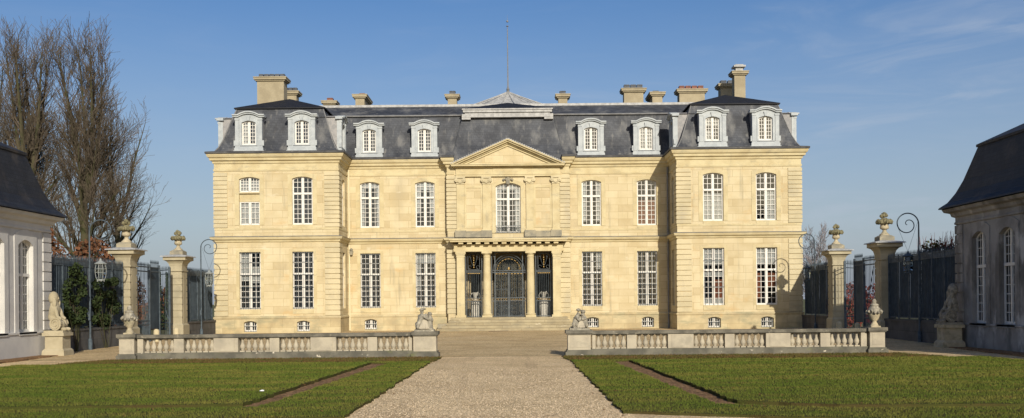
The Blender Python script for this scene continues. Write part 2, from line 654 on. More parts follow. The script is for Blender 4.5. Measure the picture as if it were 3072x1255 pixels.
REV = .24
ZP = 1.12           # top of plinth
ZW = 11.36          # top of walls
wl, pl = MB(), MB()
for s in (-1, 1):
    a, e = sorted((s * XI, s * XO))
    wl = MB()
    wl.plate(rect(a, e, ZP, ZW), [op(s * x, UP) for x in PW] + [op(s * x, GR) for x in PW], FR(YP), 0, .5, False, REV)
    # returns
    inner = PX(s * XI) if s < 0 else MX(s * XI)
    wl.plate(rect(YP, YM, ZP, ZW), [arch_pts(YP + 1.75, .9, 6.93, 9.93, .13), arch_pts(YP + 1.75, .9, 1.66, 5.24, 0)], inner, 0, .5, False, REV)
    outer = MX(s * XO) if s < 0 else PX(s * XO)
    wl.plate(rect(YP, YB, ZP, ZW), [], outer, 0, .5, False)
    wl.plate(rect(a, e, ZP, ZW), [], FR(YB), 0, .5, False)
    wl.build('wall', STONE, ch)
    pl = MB()
    po = .07
    pl.plate(rect(a - (po if s < 0 else po), e + po, 0, ZP), [op(s * x, BA) for x in PW], FR(YP), -po, 0, False, REV)
    inner2 = PX(s * (XI - po)) if s < 0 else MX(s * (XI - po))
    outer2 = MX(s * (XO + po)) if s < 0 else PX(s * (XO + po))
    pl.plate(rect(YP - po, YM, 0, ZP), [], inner2, 0, .1, False)
    pl.plate(rect(YP - po, YB, 0, ZP), [], outer2, 0, .1, False)
    pl.build('plinth', PLINTH, ch)
# main wall
for s in (-1, 1):
    a, e = sorted((s * XC, s * XI))
    wl = MB()
    wl.plate(rect(a, e, ZP, ZW), [op(s * x, UP) for x in MW] + [op(s * x, GR) for x in MW], FR(YM), 0, .5, False, REV)
    side = MX(s * XC) if s < 0 else PX(s * XC)
    wl.plate(rect(YC, YM, 0, ZW), [], side, 0, .5, False)
    wl.build('wall', STONE, ch)
    pl = MB()
    pl.plate(rect(a, e, 0, ZP), [op(s * x, BA) for x in MW], FR(YM), -.07, 0, False, REV)
    pl.build('plinth', PLINTH, ch)
wl = MB()
CW = dict(w=1.62, zb=6.47, zt=9.72, rise=.22)
wl.plate(rect(-XC, XC, 0, ZW - .3), [op(0, CW), rect(-2.85, 2.85, 1.0, 5.24)], FR(YC), 0, .5, False, .3)
wl.plate(rect(-XI, XI, 0, ZW), [], FR(YB - .6), 0, .5, False)
wl.build('wall', STONE, ch)

# plinth top moulding and intermediate ledges (broken only where the steps come)
for pts in ([(-XO, YB), (-XO, YP), (-XI, YP), (-XI, YM), (-XC, YM)], [(XC, YM), (XI, YM), (XI, YP), (XO, YP), (XO, YB)]):
    b = MB()
    b.sweep(pts, [(0, ZP - .05), (.11, ZP - .03), (.11, ZP + .05), (.03, ZP + .11), (0, ZP + .11)])
    b.build('plinth_moulding', PLINTH, ch)
CORN = [(o_ * .66, z_) for o_, z_ in [(0, 10.28), (.06, 10.30), (.08, 10.40), (.02, 10.43), (.02, 10.74), (.12, 10.79), (.15, 10.90), (.34, 10.96), (.37, 11.09), (.50, 11.15),
        (.58, 11.28), (.59, 11.33), (0, 11.34)]]
STRG = [(0, 5.84), (.07, 5.87), (.10, 5.97), (.21, 6.03), (.25, 6.15), (.26, 6.17), (0, 6.22)]
PL = [(-XO, YB), (-XO, YP), (-XI, YP), (-XI, YM), (-XC, YM), (-XC, YC), (-3.5, YC)]
PR = [(3.5, YC), (XC, YC), (XC, YM), (XI, YM), (XI, YP), (XO, YP), (XO, YB)]
for pts in (PL, PR):
    b = MB()
    b.sweep(pts, CORN)
    b.build('cornice', TRIM, ch)
    b = MB()
    b.sweep(pts, STRG)
    b.build('string_course', TRIM, ch)
    b = MB()
    b.sweep(pts, [(0, 6.225), (.27, 6.175), (.275, 6.19), (.0, 6.245)])
    b.build('lead_flashing', LEAD, ch)
    b = MB()
    b.sweep(pts, [(.0, 11.343), (.40, 11.343), (.45, 11.36), (.46, 11.47), (.40, 11.49), (.06, 11.56), (.0, 11.56)])
    b.build('gutter', GUTTER, ch)
    b = MB()
    b.sweep(pts, [(0, 6.62), (.025, 6.62), (.03, 6.72), (0, 6.74)])
    b.build('sill_band', TRIM, ch)


def quoin(x0, x1, y0, y1, z0, z1, n, mat=QUOIN):
    b = MB()
    st = (z1 - z0) / n
    for k in range(n):
        b.box(x0, x1, y0, y1, z0 + k * st, z0 + (k + 1) * st - .052)
    b.box(x0 + .10, x1 - .10, y0 + .09, y1 - .05, z0, z1 - .01)
    b.build('quoin_strip', mat, ch)


for s in (-1, 1):
    for (x0, x1, y0, y1) in ((XO - .82, XO + .055, YP - .055, YP + .75), (XI - .055, XI + .88, YP - .055, YP + .95), (3.36, XC + .05, YC - .055, YC + .5)):
        a, e = sorted((s * x0, s * x1))
        quoin(a, e, y0, y1, 6.78, 10.26, 13)
        quoin(a, e, y0, y1, 1.26, 5.83, 14)

# windows of the pavilions and the main front
WUP = dict(w=UP['w'], h=3.0, rise=.13, tz=1.95, band=.27, sill=(.22, .0, .03))
WGR = dict(w=GR['w'], h=3.58, rt=4, rb=6, tz=2.20, bars=(9, (.02, .2, .38, .60, .82, .98)), band=.2, proud=.015, sill=(.30, .0, .04))
CU = {('p', -1, 1): (), ('m', -1, 0): ((0, .28, .3, 1, 'w'), (.72, 1, .3, 1, 'w'), (.04, .96, .82, .98, 'w')),
      ('m', -1, 1): ((0, .2, .0, 1, 'w'), (.8, 1, .0, 1, 'w'), (.04, .96, .86, .98, 'w')),
      ('m', 1, 0): ((0, .26, .1, 1, 'w'), (.74, 1, .1, 1, 'w')), ('m', 1, 1): ((.03, .97, 0, .56, 'o'),),
      ('p', 1, 0): ((.03, .97, 0, .58, 'w'),), ('p', 1, 1): ((.52, .97, 0, .62, 'w'),)}
CG = {('p', -1, 1): ((.03, .5, .5, .97, 'w'), (.5, .97, .46, .75, 'w')), ('m', -1, 0): ((.03, .97, .82, .97, 'w'), (.03, .25, .3, .9, 'w')),
      ('m', 1, 0): ((.7, .97, .68, .97, 'w'),), ('p', 1, 0): ((.03, .97, .70, .98, 'w'), (.03, .97, .5, .58, 'w'), (.5, .97, .12, .45, 'o'), (.03, .97, 0, .12, 'w')),
      ('p', 1, 1): ((.03, .97, .70, .98, 'w'), (.03, .3, .1, .56, 'o'), (.55, .97, .3, .56, 'o'))}
for s in (-1, 1):
    for key, xs, Y in (('p', PW, YP), ('m', MW, YM)):
        for i, x in enumerate(xs):
            if key == 'p' and s == -1 and i == 1:
                # this one is divided: small casement, stone infill, lower casement
                window(ch, (s * x, Y, 8.98), 1.28, .95, .13, 6, 0, 4, curts=((.03, .97, 0, .78, 'w'),))
                window(ch, (s * x, Y, 6.93), 1.28, 1.45, 0, 4, 0, 4, curts=((.03, .97, 0, .99, 'w'),), sill=(.22, .0, .03))
                b = MB()
                b.box(s * x - .635, s * x + .635, Y + .10, Y + .3, 8.39, 8.90)
                b.box(s * x - .67, s * x + .67, Y - .04, Y + .3, 8.90, 8.975)
                b.build('infill_panel', TRIM, ch)
                place('surround', cached(('s', 1.28, 3.0, .13, .27, .025, 0.), lambda: win_surround(1.28, 3.0, .13, .27, .025, 0.)), ch, (s * x, Y, 6.93))
            else:
                window(ch, (s * x, Y, UP['zb']), curts=CU.get((key, s, i), ()), **WUP)
            g = dict(WGR)
            if key == 'p' and s == 1:
                g['bars'] = (5, (.32, .78)) if i == 0 else None
            window(ch, (s * x, Y, GR['zb']), curts=CG.get((key, s, i), ()), **g)
            window(ch, (s * x, Y, BA['zb']), .80, .67, .10, 4, 0, 2, bars=(5, (.02, .5, .93)), name='basement_window')
    rz = R(90) if s < 0 else R(-90)
    window(ch, (s * XI, YP + 1.75, 6.93), .9, 3.0, .13, 2, 3, 6, 1.95, rz=rz)
    window(ch, (s * XI, YP + 1.75, 1.66), .9, 3.58, 0, 2, 4, 6, 2.2, rz=rz)
window(ch, (0, YC, CW['zb']), 1.62, 3.25, .22, 6, 3, 6, 2.2, curts=((0, .24, .02, 1, 'w'), (.76, 1, .02, 1, 'w'), (.1, .9, .86, .97, 'w')), band=.24, proud=.06)
b = MB()
for k in range(15):
    x = -.78 + 1.56 * k / 14
    b.tube([(x, YC - .1, 6.50), (x, YC - .1, 6.92)], .010, 5)
for k in range(5):
    x = -.62 + .31 * k
    b.tube([(x + .10 * math.cos(t * .6), YC - .1, 6.72 + .13 * math.sin(t * .6)) for t in range(11)], .012, 5)
for z in (6.50, 6.92):
    b.box(-.83, .83, YC - .12, YC - .08, z - .015, z + .015)
b.build('balcony_railing', IRONDK, ch)
# string of carved keystone ornament
b = MB()
b.taper((0, YC - .1), .10, .1, 9.62, .15, .12, 9.98)
for k in range(5):
    b.ball((-.28 + .14 * k, YC - .14, 10.0 - .05 * abs(k - 2)), .085, n=8, jit=.15)
b.build('keystone', WEATHER, ch)

# ---- centre: pilasters, capitals, pedestals, entablature, pediment
for x in (-3.1, -1.41, 1.41, 3.1):
    b = MB()
    b.box(x - .245, x + .245, YC - .11, YC + .1, 6.72, 9.66)
    b.box(x - .30, x + .30, YC - .16, YC + .1, 6.62, 6.72)
    b.build('pilaster', TRIM, ch)
    b = MB()
    b.box(x - .32, x + .32, YC - .20, YC + .1, 10.02, 10.12)
    b.box(x - .25, x + .25, YC - .13, YC + .1, 9.66, 10.02)
    for q in (-1, 1):
        b.tube([(x + q * .25, YC - .22, 9.90), (x + q * .25, YC - .02, 9.90)], .125, 12)
        b.tube([(x + q * .25, YC - .25, 9.90), (x + q * .25, YC - .02, 9.90)], .05, 8)
    for k in range(5):
        b.ball((x - .14 + .07 * k, YC - .17, 9.78 - .07 * (1 - abs(k - 2) / 2.)), .05, n=6)
    b.box(x - .265, x + .265, YC - .15, YC + .1, 9.64, 9.69)
    b.build('capital', QUOIN, ch, smooth=True)
for s in (-1, 1):
    b = MB()
    a, e = sorted((s * 1.06, s * 3.45))
    b.box(a, e, YC - .24, YC + .1, 6.19, 6.50)
    b.box(a + .04, e - .04, YC - .20, YC + .1, 6.50, 6.58)
    for x in (1.41, 3.1):
        b.box(s * x - .36, s * x + .36, YC - .29, YC + .1, 6.19, 6.62)
    b.build('pedestal', WEATHER, ch)
    b = MB()
    a, e = sorted((s * 1.78, s * 2.72))
    b.plate(rect(a - .12, e + .12, 6.8, 9.55), [rect(a, e, 6.95, 9.4)], FR(YC), -.03, 0, True, .02)
    b.build('wall_panel', TRIM, ch)
b = MB()
b.box(-3.40, 3.40, YC - .16, YC + .1, 10.125, 10.24)
b.box(-3.42, 3.42, YC - .19, YC + .1, 10.24, 10.29)
b.box(-3.38, 3.38, YC - .12, YC + .1, 10.29, 10.70)
b.box(-.98, .98, YC - .15, YC - .10, 10.29, 10.70)
b.box(-3.52, 3.52, YC - .28, YC + .1, 10.70, 10.77)
b.box(-3.66, 3.66, YC - .50, YC + .1, 10.77, 10.86)
b.box(-3.70, 3.70, YC - .54, YC + .1, 10.86, 10.90)
b.build('entablature', TRIM, ch)
b = MB()
HB, ZA, ZE = 3.76, 12.52, 10.90


def rake(lo, hi, d0):
    """chevron band between two vertical offsets below the outer line"""
    sl = (ZA - ZE) / HB
    f = lambda x, o: ZA - sl * abs(x) - o
    pts = [(-HB + lo * .0, max(ZE, f(-HB, lo))), (0, f(0, lo)), (HB, max(ZE, f(HB, lo)))]
    xe = (ZA - hi - ZE) / sl
    pts += [(HB if xe > HB else xe, ZE), (0, f(0, hi)), (-(HB if xe > HB else xe), ZE)]
    b.prism(pts, FR(YC), d0, .1)


rake(.0, .10, -.56)
rake(.10, .20, -.44)
rake(.20, .30, -.26)
rake(.30, .42, -.16)
b.build('raking_cornice', TRIM, ch)
b = MB()
b.prism([(-2.95, ZE + .002), (2.95, ZE + .002), (0, ZA - .36)], FR(YC), -.06, .1)
b.build('tympanum', STONE, ch)
b = MB()
for s in (-1, 1):
    for k in range(26):
        x = s * (3.7 * (k + .5) / 26)
        z = ZA - (ZA - ZE) / HB * abs(x)
        b.box(x - .055, x + .055, YC - .58, YC + .2, z - .02, z + .045)
b.build('pediment_tiles', LEADW, ch)

# ---- portico
b = MB()
b.box(-3.55, 3.55, YC - .62, YC + .05, 5.245, 5.44)
b.box(-3.52, 3.52, YC - .58, YC + .05, 5.44, 5.66)
b.box(-3.60, 3.60, YC - .66, YC + .05, 5.66, 5.71)
for k in range(12):
    x = -3.05 + 6.1 * k / 11
    b.box(x - .15, x + .15, YC - 1.0, YC, 5.71, 5.845)
b.box(-3.74, 3.74, YC - 1.10, YC + .05, 5.845, 5.95)
b.box(-3.79, 3.79, YC - 1.16, YC + .05, 5.95, 6.06)
b.build('portico_entablature', TRIM, ch)
b = MB()
b.prism([(-3.80, 6.063), (3.80, 6.063), (3.80, 6.08), (-3.80, 6.08)], FR(YC), -1.17, 0)
b.build('portico_flashing', LEAD, ch)
colprof = [(.31, 1.12), (.31, 1.16), (.33, 1.18), (.31, 1.22), (.27, 1.25), (.255, 1.3), (.255, 2.4), (.245, 3.6), (.225, 4.86), (.245, 4.87), (.245, 4.91), (.225, 4.92),
           (.225, 5.02), (.27, 5.04), (.31, 5.11), (.31, 5.12)]
for x in (-1.41, 1.41):
    b = MB()
    b.lathe(colprof, (x, YC - .30, 0), 24)
    b.box(x - .33, x + .33, YC - .63, YC + .03, 1.0, 1.12)
    b.box(x - .33, x + .33, YC - .63, YC + .03, 5.12, 5.244)
    b.build('column', TRIM, ch, smooth=True)
for x in (-3.1, 3.1):
    b = MB()
    b.box(x - .25, x + .25, YC - .55, YC + .02, 1.14, 4.95)
    b.box(x - .33, x + .33, YC - .62, YC + .02, 1.0, 1.14)
    b.box(x - .28, x + .28, YC - .58, YC + .02, 4.90, 4.95)
    b.box(x - .29, x + .29, YC - .59, YC + .02, 5.02, 5.10)
    b.box(x - .26, x + .26, YC - .56, YC + .02, 4.95, 5.02)
    b.box(x - .33, x + .33, YC - .62, YC + .02, 5.10, 5.244)
    b.build('portico_pier', TRIM, ch)
# steps
n = 5
for k in range(n):
    top = 1.0 - k * .168
    yf = 63.55 - .36 * k
    hw = 3.75 + (.10 * k if k < 3 else .2 + .28 * (k - 2))
    b = MB()
    b.box(-hw, hw, yf, 64.68 - .002 * k, -.1, top)
    b.build('step', STEPST, ch)
for s in (-1, 1):
    b = MB()
    a, e = sorted((s * 3.62, s * 4.6))
    b.box(a, e, 63.9, 65.28, -.1, .60)
    b.build('step_block', WEATHER, ch)
# vestibule behind the grilles
b = MB()
b.box(-3.3, 3.3, 64.70, 69.6, .80, .995)
b.build('vestibule_floor', STEPST, ch)
b = MB()
b.add([(-3.3, YC + .3, 1), (-3.3, 69.5, 1), (-3.3, 69.5, 5.6), (-3.3, YC + .3, 5.6), (3.3, YC + .3, 1), (3.3, 69.5, 1), (3.3, 69.5, 5.6), (3.3, YC + .3, 5.6)],
      [(0, 1, 2, 3), (4, 7, 6, 5), (3, 2, 6, 7)])
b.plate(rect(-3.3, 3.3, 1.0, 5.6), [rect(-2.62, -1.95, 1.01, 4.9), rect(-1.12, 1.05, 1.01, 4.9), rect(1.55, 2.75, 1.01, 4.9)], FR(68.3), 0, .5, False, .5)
b.build('vestibule_wall', material('shade_toned_vestibule_stone', (.34, .28, .17), (.26, .21, .13), 1.5, .9), ch)  # stone colour darkened to stand in for the shade inside
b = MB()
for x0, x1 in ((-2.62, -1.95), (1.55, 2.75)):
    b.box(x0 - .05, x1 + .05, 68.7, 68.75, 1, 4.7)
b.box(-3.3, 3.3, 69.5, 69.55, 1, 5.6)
b.build('vestibule_back', material('vestibule_shade_black', (.02, .02, .02), (.03, .028, .025), 1., .9), ch)  # near-black sheets stand in for deep shade beyond the openings
b = MB()
for x in (-1.02, -.55, -.06, .06, .55, 1.02):
    b.box(x - .035, x + .035, 68.42, 68.48, 1.01, 4.68)
for z in (1.08, 1.75, 2.3, 2.85, 3.4, 3.95, 4.6):
    b.box(-1.04, 1.04, 68.43, 68.47, z - .025, z + .025)
gd = b.build('glazed_door', IRONDK, ch)
b = MB()
b.box(-1.03, 1.03, 68.45, 68.452, 1.02, 4.66)
b.build('pane', GLASS, gd)
b = MB()
b.box(-1.03, 1.03, 68.46, 68.49, 1.02, 1.72)
b.build('panel', IRONDK, gd)


# wrought iron grilles
def gbox(b, x0, x1, z0, z1, y=64.76, t=.02):
    b.box(x0, x1, y - t, y + t, z0, z1)


def arc(b, cx, cz, r, a0, a1, rad, y=64.76, n=20, m=5):
    b.tube([(cx + r * math.cos(a0 + (a1 - a0) * k / n), y, cz + r * math.sin(a0 + (a1 - a0) * k / n)) for k in range(n + 1)], rad, m)


for s in (-1, 1):
    xa, xb = sorted((s * 1.72, s * 2.83))
    b, g = MB(), MB()
    gbox(b, xa, xa + .06, 1.0, 5.23)
    gbox(b, xb - .06, xb, 1.0, 5.23)
    for z in (1.06, 2.05, 2.25, 3.94, 4.02, 5.20):
        gbox(b, xa, xb, z - .022, z + .022, t=.015)
    m = 9
    for k in range(1, m):
        x = xa + (xb - xa) * k / m
        b.tube([(x, 64.76, 1.02), (x, 64.76, 3.94)], .019, 5)
    for q in range(8):
        x = xa + (xb - xa) * (q + .5) / 8
        gbox(b, x - .006, x + .006, 1.02, 2.0, t=.006)
    cx = (xa + xb) / 2
    gbox(b, xa + .16, xa + .19, 4.08, 5.12, t=.012)
    gbox(b, xb - .19, xb - .16, 4.08, 5.12, t=.012)
    gbox(b, xa + .16, xb - .16, 4.08, 4.11, t=.012)
    gbox(b, xa + .16, xb - .16, 5.09, 5.12, t=.012)
    for q in (-1, 1):
        b.tube([(cx + q * (.22 - .18 * (t / 12.) ** 2), 64.76, 5.06 - .72 * t / 12.) for t in range(13)], .018, 5)
        arc(b, cx + q * .26, 4.26, .1, 0, 5, .014)
        arc(b, cx + q * .24, 4.98, .07, 0, 5, .012)
    for z in (4.25, 4.4, 4.55, 4.7, 4.85, 5.0):
        g.ball((cx, 64.74, z), .035, 1, .6, 1.5, n=6)
    for k in range(7):
        x = xa + .14 + (xb - xa - .28) * (k + .5) / 7
        gbox(g, x - .045, x + .045, 3.83, 3.87, t=.018)
        arc(g, xa + .12 + (xb - xa - .24) * (k + .5) / 7, 2.15, .055, .3 * k, 4.5 + .3 * k, .013, n=8)
    o = b.build('entrance_grille', IRONDK, ch)
    g.build('gilding', GOLD, o)
b, g = MB(), MB()
for x in (-1.12, -.9, .9, 1.12):
    gbox(b, x - .03, x + .03, 1.0, 5.23)
for z in (1.06, 2.05, 2.25, 3.90, 4.02, 5.20):
    gbox(b, -1.15, 1.15, z - .025, z + .025, t=.018)
for k in range(15):
    x = -.84 + 1.68 * k / 14
    b.tube([(x, 64.76, 1.02), (x, 64.76, 3.9)], .019, 5)
for k in range(14):
    x = -.78 + 1.56 * k / 13
    gbox(b, x - .006, x + .006, 1.02, 2.0, t=.006)
gbox(b, -.05, .05, 1.0, 3.9, t=.025)
arc(b, 0, 4.04, 1.02, 0, math.pi, .03)
arc(b, 0, 4.04, .88, 0, math.pi, .02)
arc(b, 0, 4.04, .22, 0, math.pi, .02)
for k in range(19):
    a = math.pi * (k + .5) / 19
    b.tube([(.22 * math.cos(a), 64.76, 4.04 + .22 * math.sin(a)), (.88 * math.cos(a), 64.76, 4.04 + .88 * math.sin(a))], .010, 4)
    if k % 2 == 0:
        pass
for k in range(11):
    a = math.pi * (k + .5) / 11
    a0, a1 = a - .09, a + .09
    g.tube([(.74 * math.cos(q), 64.74, 4.04 + .74 * math.sin(q)) for q in (a0, a, a1)], .022, 5)
for s in (-1, 1):
    arc(b, s * .93, 5.02, .10, 0, 5, .014)
    arc(g, s * .80, 5.10, .06, 0, 5, .014)
for k in range(9):
    x = -.8 + 1.6 * k / 8
    gbox(g, x - .06, x + .06, 3.79, 3.83, t=.02)
for k in range(11):
    x = -.8 + 1.6 * k / 10
    arc(g, x, 2.15, .06, .3 * k, 4.5 + .3 * k, .014, n=8)
g.ball((0, 64.72, 4.15), .06, 1, .6, 1.8, n=6)
o = b.build('entrance_grille', IRONDK, ch)
g.build('gilding', GOLD, o)

# ---- roofs
RING = [(.02, 11.50), (-.04, 11.56), (-.22, 11.83), (-.42, 12.25), (-.64, 12.9), (-.88, 13.65), (-1.13, 14.40)]
for s in (-1, 1):
    cx = s * (XO + XI) / 2
    hw = (XO - XI) / 2
    b = MB()
    m = len(RING)
    vs, fs = [], []
    for o_, z in RING:
        vs += [(cx - hw - o_, YP - o_, z), (cx + hw + o_, YP - o_, z), (cx + hw + o_, YB + o_, z), (cx - hw - o_, YB + o_, z)]
    for i in range(m - 1):
        for k in range(4):
            k2 = (k + 1) % 4
            fs.append((i * 4 + k, i * 4 + k2, (i + 1) * 4 + k2, (i + 1) * 4 + k))
    b.add(vs, fs)
    rf = b.build('pavilion_roof', SLATE, ch)
    tw = hw - 1.13
    b = MB()
    e = .14
    z0, z1 = 14.46, 15.58
    x0, x1, y0, y1 = cx - tw - e, cx + tw + e, YP + 1.13 - e, YB - 1.13 + e
    b.add([(x0, y0, z0), (x1, y0, z0), (x1, y1, z0), (x0, y1, z0), (cx, y0 + tw + e, z1), (cx, y1 - tw - e, z1),
           (x0, y0, z0 - .07), (x1, y0, z0 - .07), (x1, y1, z0 - .07), (x0, y1, z0 - .07)],
          [(0, 1, 4), (1, 2, 5, 4), (2, 3, 5), (3, 0, 4, 5), (6, 7, 1, 0), (7, 8, 2, 1), (8, 9, 3, 2), (9, 6, 0, 3)])
    b.build('upper_roof', SLATE2, rf)
    for qx in (-1, 1):
        b = MB()
        b.tube([(cx + qx * (hw + o_), YP - o_, z) for o_, z in RING], .035, 5)
        b.build('hip_roll', LEAD, rf)
# main roof
b = MB()
mp = [(YM - .02, 11.50), (YM + .04, 11.56), (YM + .22, 11.83), (YM + .42, 12.25), (YM + .62, 12.9), (YM + .84, 13.65), (YM + 1.06, 14.36)]
mp2 = [(2 * 70.35 - y, z) for y, z in reversed(mp)]
full = mp + mp2
X1 = 14.2
vs = [(-X1, y, z) for y, z in full] + [(X1, y, z) for y, z in full]
k = len(full)
fs = [(i, i + 1, i + 1 + k, i + k) for i in range(k - 1)]
b.add(vs, fs)
mr = b.build('main_roof', SLATE, ch)
b = MB()
up = [(YM + 1.0, 14.42), (68.6, 15.50), (72.2, 15.50), (2 * 70.35 - YM - 1.0, 14.42)]
vs = [(-X1, y, z) for y, z in up] + [(X1, y, z) for y, z in up]
b.add(vs, [(i, i + 1, i + 5, i + 4) for i in range(3)])
b.build('upper_slope', SLATE, mr)
b = MB()
b.box(-13.6, 13.6, 68.45, 68.75, 15.44, 15.60)
b.build('ridge_flashing', LEADW, mr)
b = MB()
b.tube([(-13, YM + .95, 14.42), (13, YM + .95, 14.42)], .055, 6)
b.build('break_roll', LEAD, mr)
# centre roof
b = MB()
cr = [(YC - .05, 10.92), (YC + .08, 11.55), (YC + .22, 11.83), (YC + .42, 12.25), (YC + .62, 12.9), (YC + .84, 13.65), (YC + 1.0, 14.2)]
vs, fs = [], []
hwc = [3.9, 3.75, 3.6, 3.45, 3.3, 3.12, 3.0]
for (y, z), h in zip(cr, hwc):
    vs += [(-h, y, z), (h, y, z), (-h - .15, y + 1.1, z), (h + .15, y + 1.1, z)]
for i in range(len(cr) - 1):
    a = 4 * i
    fs += [(a, a + 1, a + 5, a + 4), (a + 2, a, a + 4, a + 6), (a + 1, a + 3, a + 7, a + 5)]
b.add(vs, fs)
crf = b.build('centre_roof', SLATE, ch)
b = MB()
b.box(-2.92, 2.92, YC + .62, YC + 1.9, 14.44, 14.66)
b.box(-2.98, 2.98, YC + .56, YC + 1.9, 14.60, 14.68)
b.box(-3.0, 3.0, YC + .66, YC + 1.9, 14.12, 14.34)
b.box(-3.0, -2.42, YC + .68, YC + 1.5, 13.98, 14.125)
b.box(2.42, 3.0, YC + .68, YC + 1.5, 13.98, 14.125)
b.box(-2.8, 2.8, YC + .72, YC + 1.9, 14.34, 14.44)
b.build('lead_moulding', LEADW, crf)
b = MB()
b.add([(-2.96, YC + .6, 14.685), (2.96, YC + .6, 14.685), (2.96, 68.8, 14.685), (-2.96, 68.8, 14.685), (0, 68.4, 15.66)], [(0, 1, 4), (1, 2, 4), (2, 3, 4), (3, 0, 4)])
b.build('upper_roof', SLATE2, crf)
# zinc hip roof of the garden front, behind, and the flagpole
b = MB()
rg = [(4.6, 15.2), (2.3, 15.98), (.9, 16.55), (.12, 16.9)]
vs, fs = [], []
for r_, z in rg:
    for k in range(8):
        a = 2 * math.pi * (k + .5) / 8
        vs.append((r_ * 1.08 * math.cos(a), 71 + r_ * .75 * math.sin(a), z))
for i in range(len(rg) - 1):
    for k in range(8):
        fs.append((i * 8 + k, i * 8 + (k + 1) % 8, (i + 1) * 8 + (k + 1) % 8, (i + 1) * 8 + k))
b.add(vs, fs)
for k in range(24):
    a = 2 * math.pi * (k + .5) / 24
    b.tube([(r_ * 1.07 * math.cos(a), 71 + r_ * .745 * math.sin(a), z + .02) for r_, z in rg], .03, 4)
b.build('zinc_dome_roof', LEADW, ch)
b = MB()
b.lathe([(.13, 16.8), (.10, 17.1), (.12, 17.12), (.05, 17.3), (.038, 18.5), (.026, 21.4), (.016, 21.7)], (0, 71, 0), 8)
fp = b.build('flagpole', LEAD, ch, smooth=True)
b = MB()
b.ball((0, 71, 21.98), .085, n=8)
b.lathe([(.09, 21.62), (.09, 21.66)], (0, 71, 0), 8)
b.lathe([(.012, 22.0), (.004, 22.45)], (0, 71, 0), 5)
b.build('finial', LEAD, fp)


# ---- dormers
def dormer_mesh():
    b = MB()
    hw = .83
    # front plate with window opening and segmental head; local: y=0 front, z=0 base
    ow, ob, ot, orise = .88, .47, 1.98, .12
    out = [(-hw, .38), (hw, .38)] + [(hw - 2 * hw * i / 10, 2.22 + .16 * (1 - (1 - 2 * i / 10) ** 2)) for i in range(11)]
    b.plate(out, [arch_pts(0, ow, ob, ot, orise)], LOCAL, 0, .25, True, .2)
    b.box(-.9, .9, -.06, .3, .12, .30)
    b.box(-.96, .96, -.09, .3, .0, .12)
    b.box(-.86, .86, -.03, .3, .30, .42)
    for s in (-1, 1):
        x = s * .72
        b.box(x - .12, x + .12, -.05, .1, .42, 2.1)
        b.box(x - .14, x + .14, -.08, .1, 2.02, 2.14)
        b.box(s * .86 - .08, s * .86 + .08, -.02, .1, .42, .75)
    # inner moulding round the window
    b.plate(arch_pts(0, ow + .22, ob - .08, ot + .11, .14), [arch_pts(0, ow, ob, ot, orise)], LOCAL, -.03, .01)
    b.taper((0, -.03), .07, .05, 1.98, .11, .06, 2.26)
    # curved cornice: segmental head with short level ends
    for (o0, o1, d) in ((.0, .09, -.12), (.09, .17, -.20)):
        pts = []
        for i in range(13):
            x = -1.0 + 2.0 * i / 12
            c = max(0, 1 - (x / .62) ** 2)
            pts.append((x, 2.2 + .2 * c ** .8))
        poly = [(x, z + o0) for x, z in pts] + [(x, z + o1) for x, z in reversed(pts)]
        b.prism(poly, LOCAL, d, .32)
    return b.mesh('dormer', DORM)


def dormer_body():
    b = MB()
    pts = []
    for i in range(13):
        x = -.9 + 1.8 * i / 12
        pts.append((x, 2.2 + .2 * max(0, 1 - (x / .62) ** 2) ** .8 + .15))
    b.prism(pts, LOCAL, .1, 1.35)
    b.box(-.80, -.76, .2, 1.3, .2, 2.3)
    b.box(.76, .80, .2, 1.3, .2, 2.3)
    return b.mesh('cheeks', DORMSIDE)


def dormer(x, y, z=11.46, rz=0., curts=(), ajar=False):
    o = place('dormer', cached('dormer', dormer_mesh), ch, (x, y, z), rz)
    place('cheeks', cached('dormerb', dormer_body), o)
    place('casement', cached(('f', .88, 1.5, .12, 4, 0, 6, 1.0), lambda: win_frame(.88, 1.5, .12, 4, 0, 6, 1.0)), o, (0, -.02, .475))
    place('pane', cached(('p', .88, 1.5, .12), lambda: win_pane(.88, 1.5, .12)), o, (0, -.02, .475))
    place('interior', cached(('r', .70, 1.5), lambda: win_room(.70, 1.5)), o, (0, 0, .475))
    for c in curts:
        place('curtain', cached(('c', .88, 1.5, c), lambda: curtain(.88, 1.5, c)), o, (0, -.02, .475))
    return o


for s in (-1, 1):
    for i, x in enumerate(PW):
        cs = ()
        if s == 1 and i == 0:
            cs = ((.05, .45, .0, .45, 'w'), (.06, .94, .62, .98, 'w'))
        if s == -1 and i == 1:
            cs = ((.05, .36, 0, .97, 'w'),)
        dormer(s * x, YP - .02, curts=cs)
    for i, x in enumerate(MW):
        dormer(s * x, YM - .02, z=11.40, curts=((.05, .95, .03, .97, 'w'),) if (s == 1 and i == 1) else ())
    rz = R(90) if s < 0 else R(-90)
    dormer(s * (XI - .02), YP + 1.75, rz=rz)
    dormer(s * (XO + .02), YP + 2.0, rz=-rz)


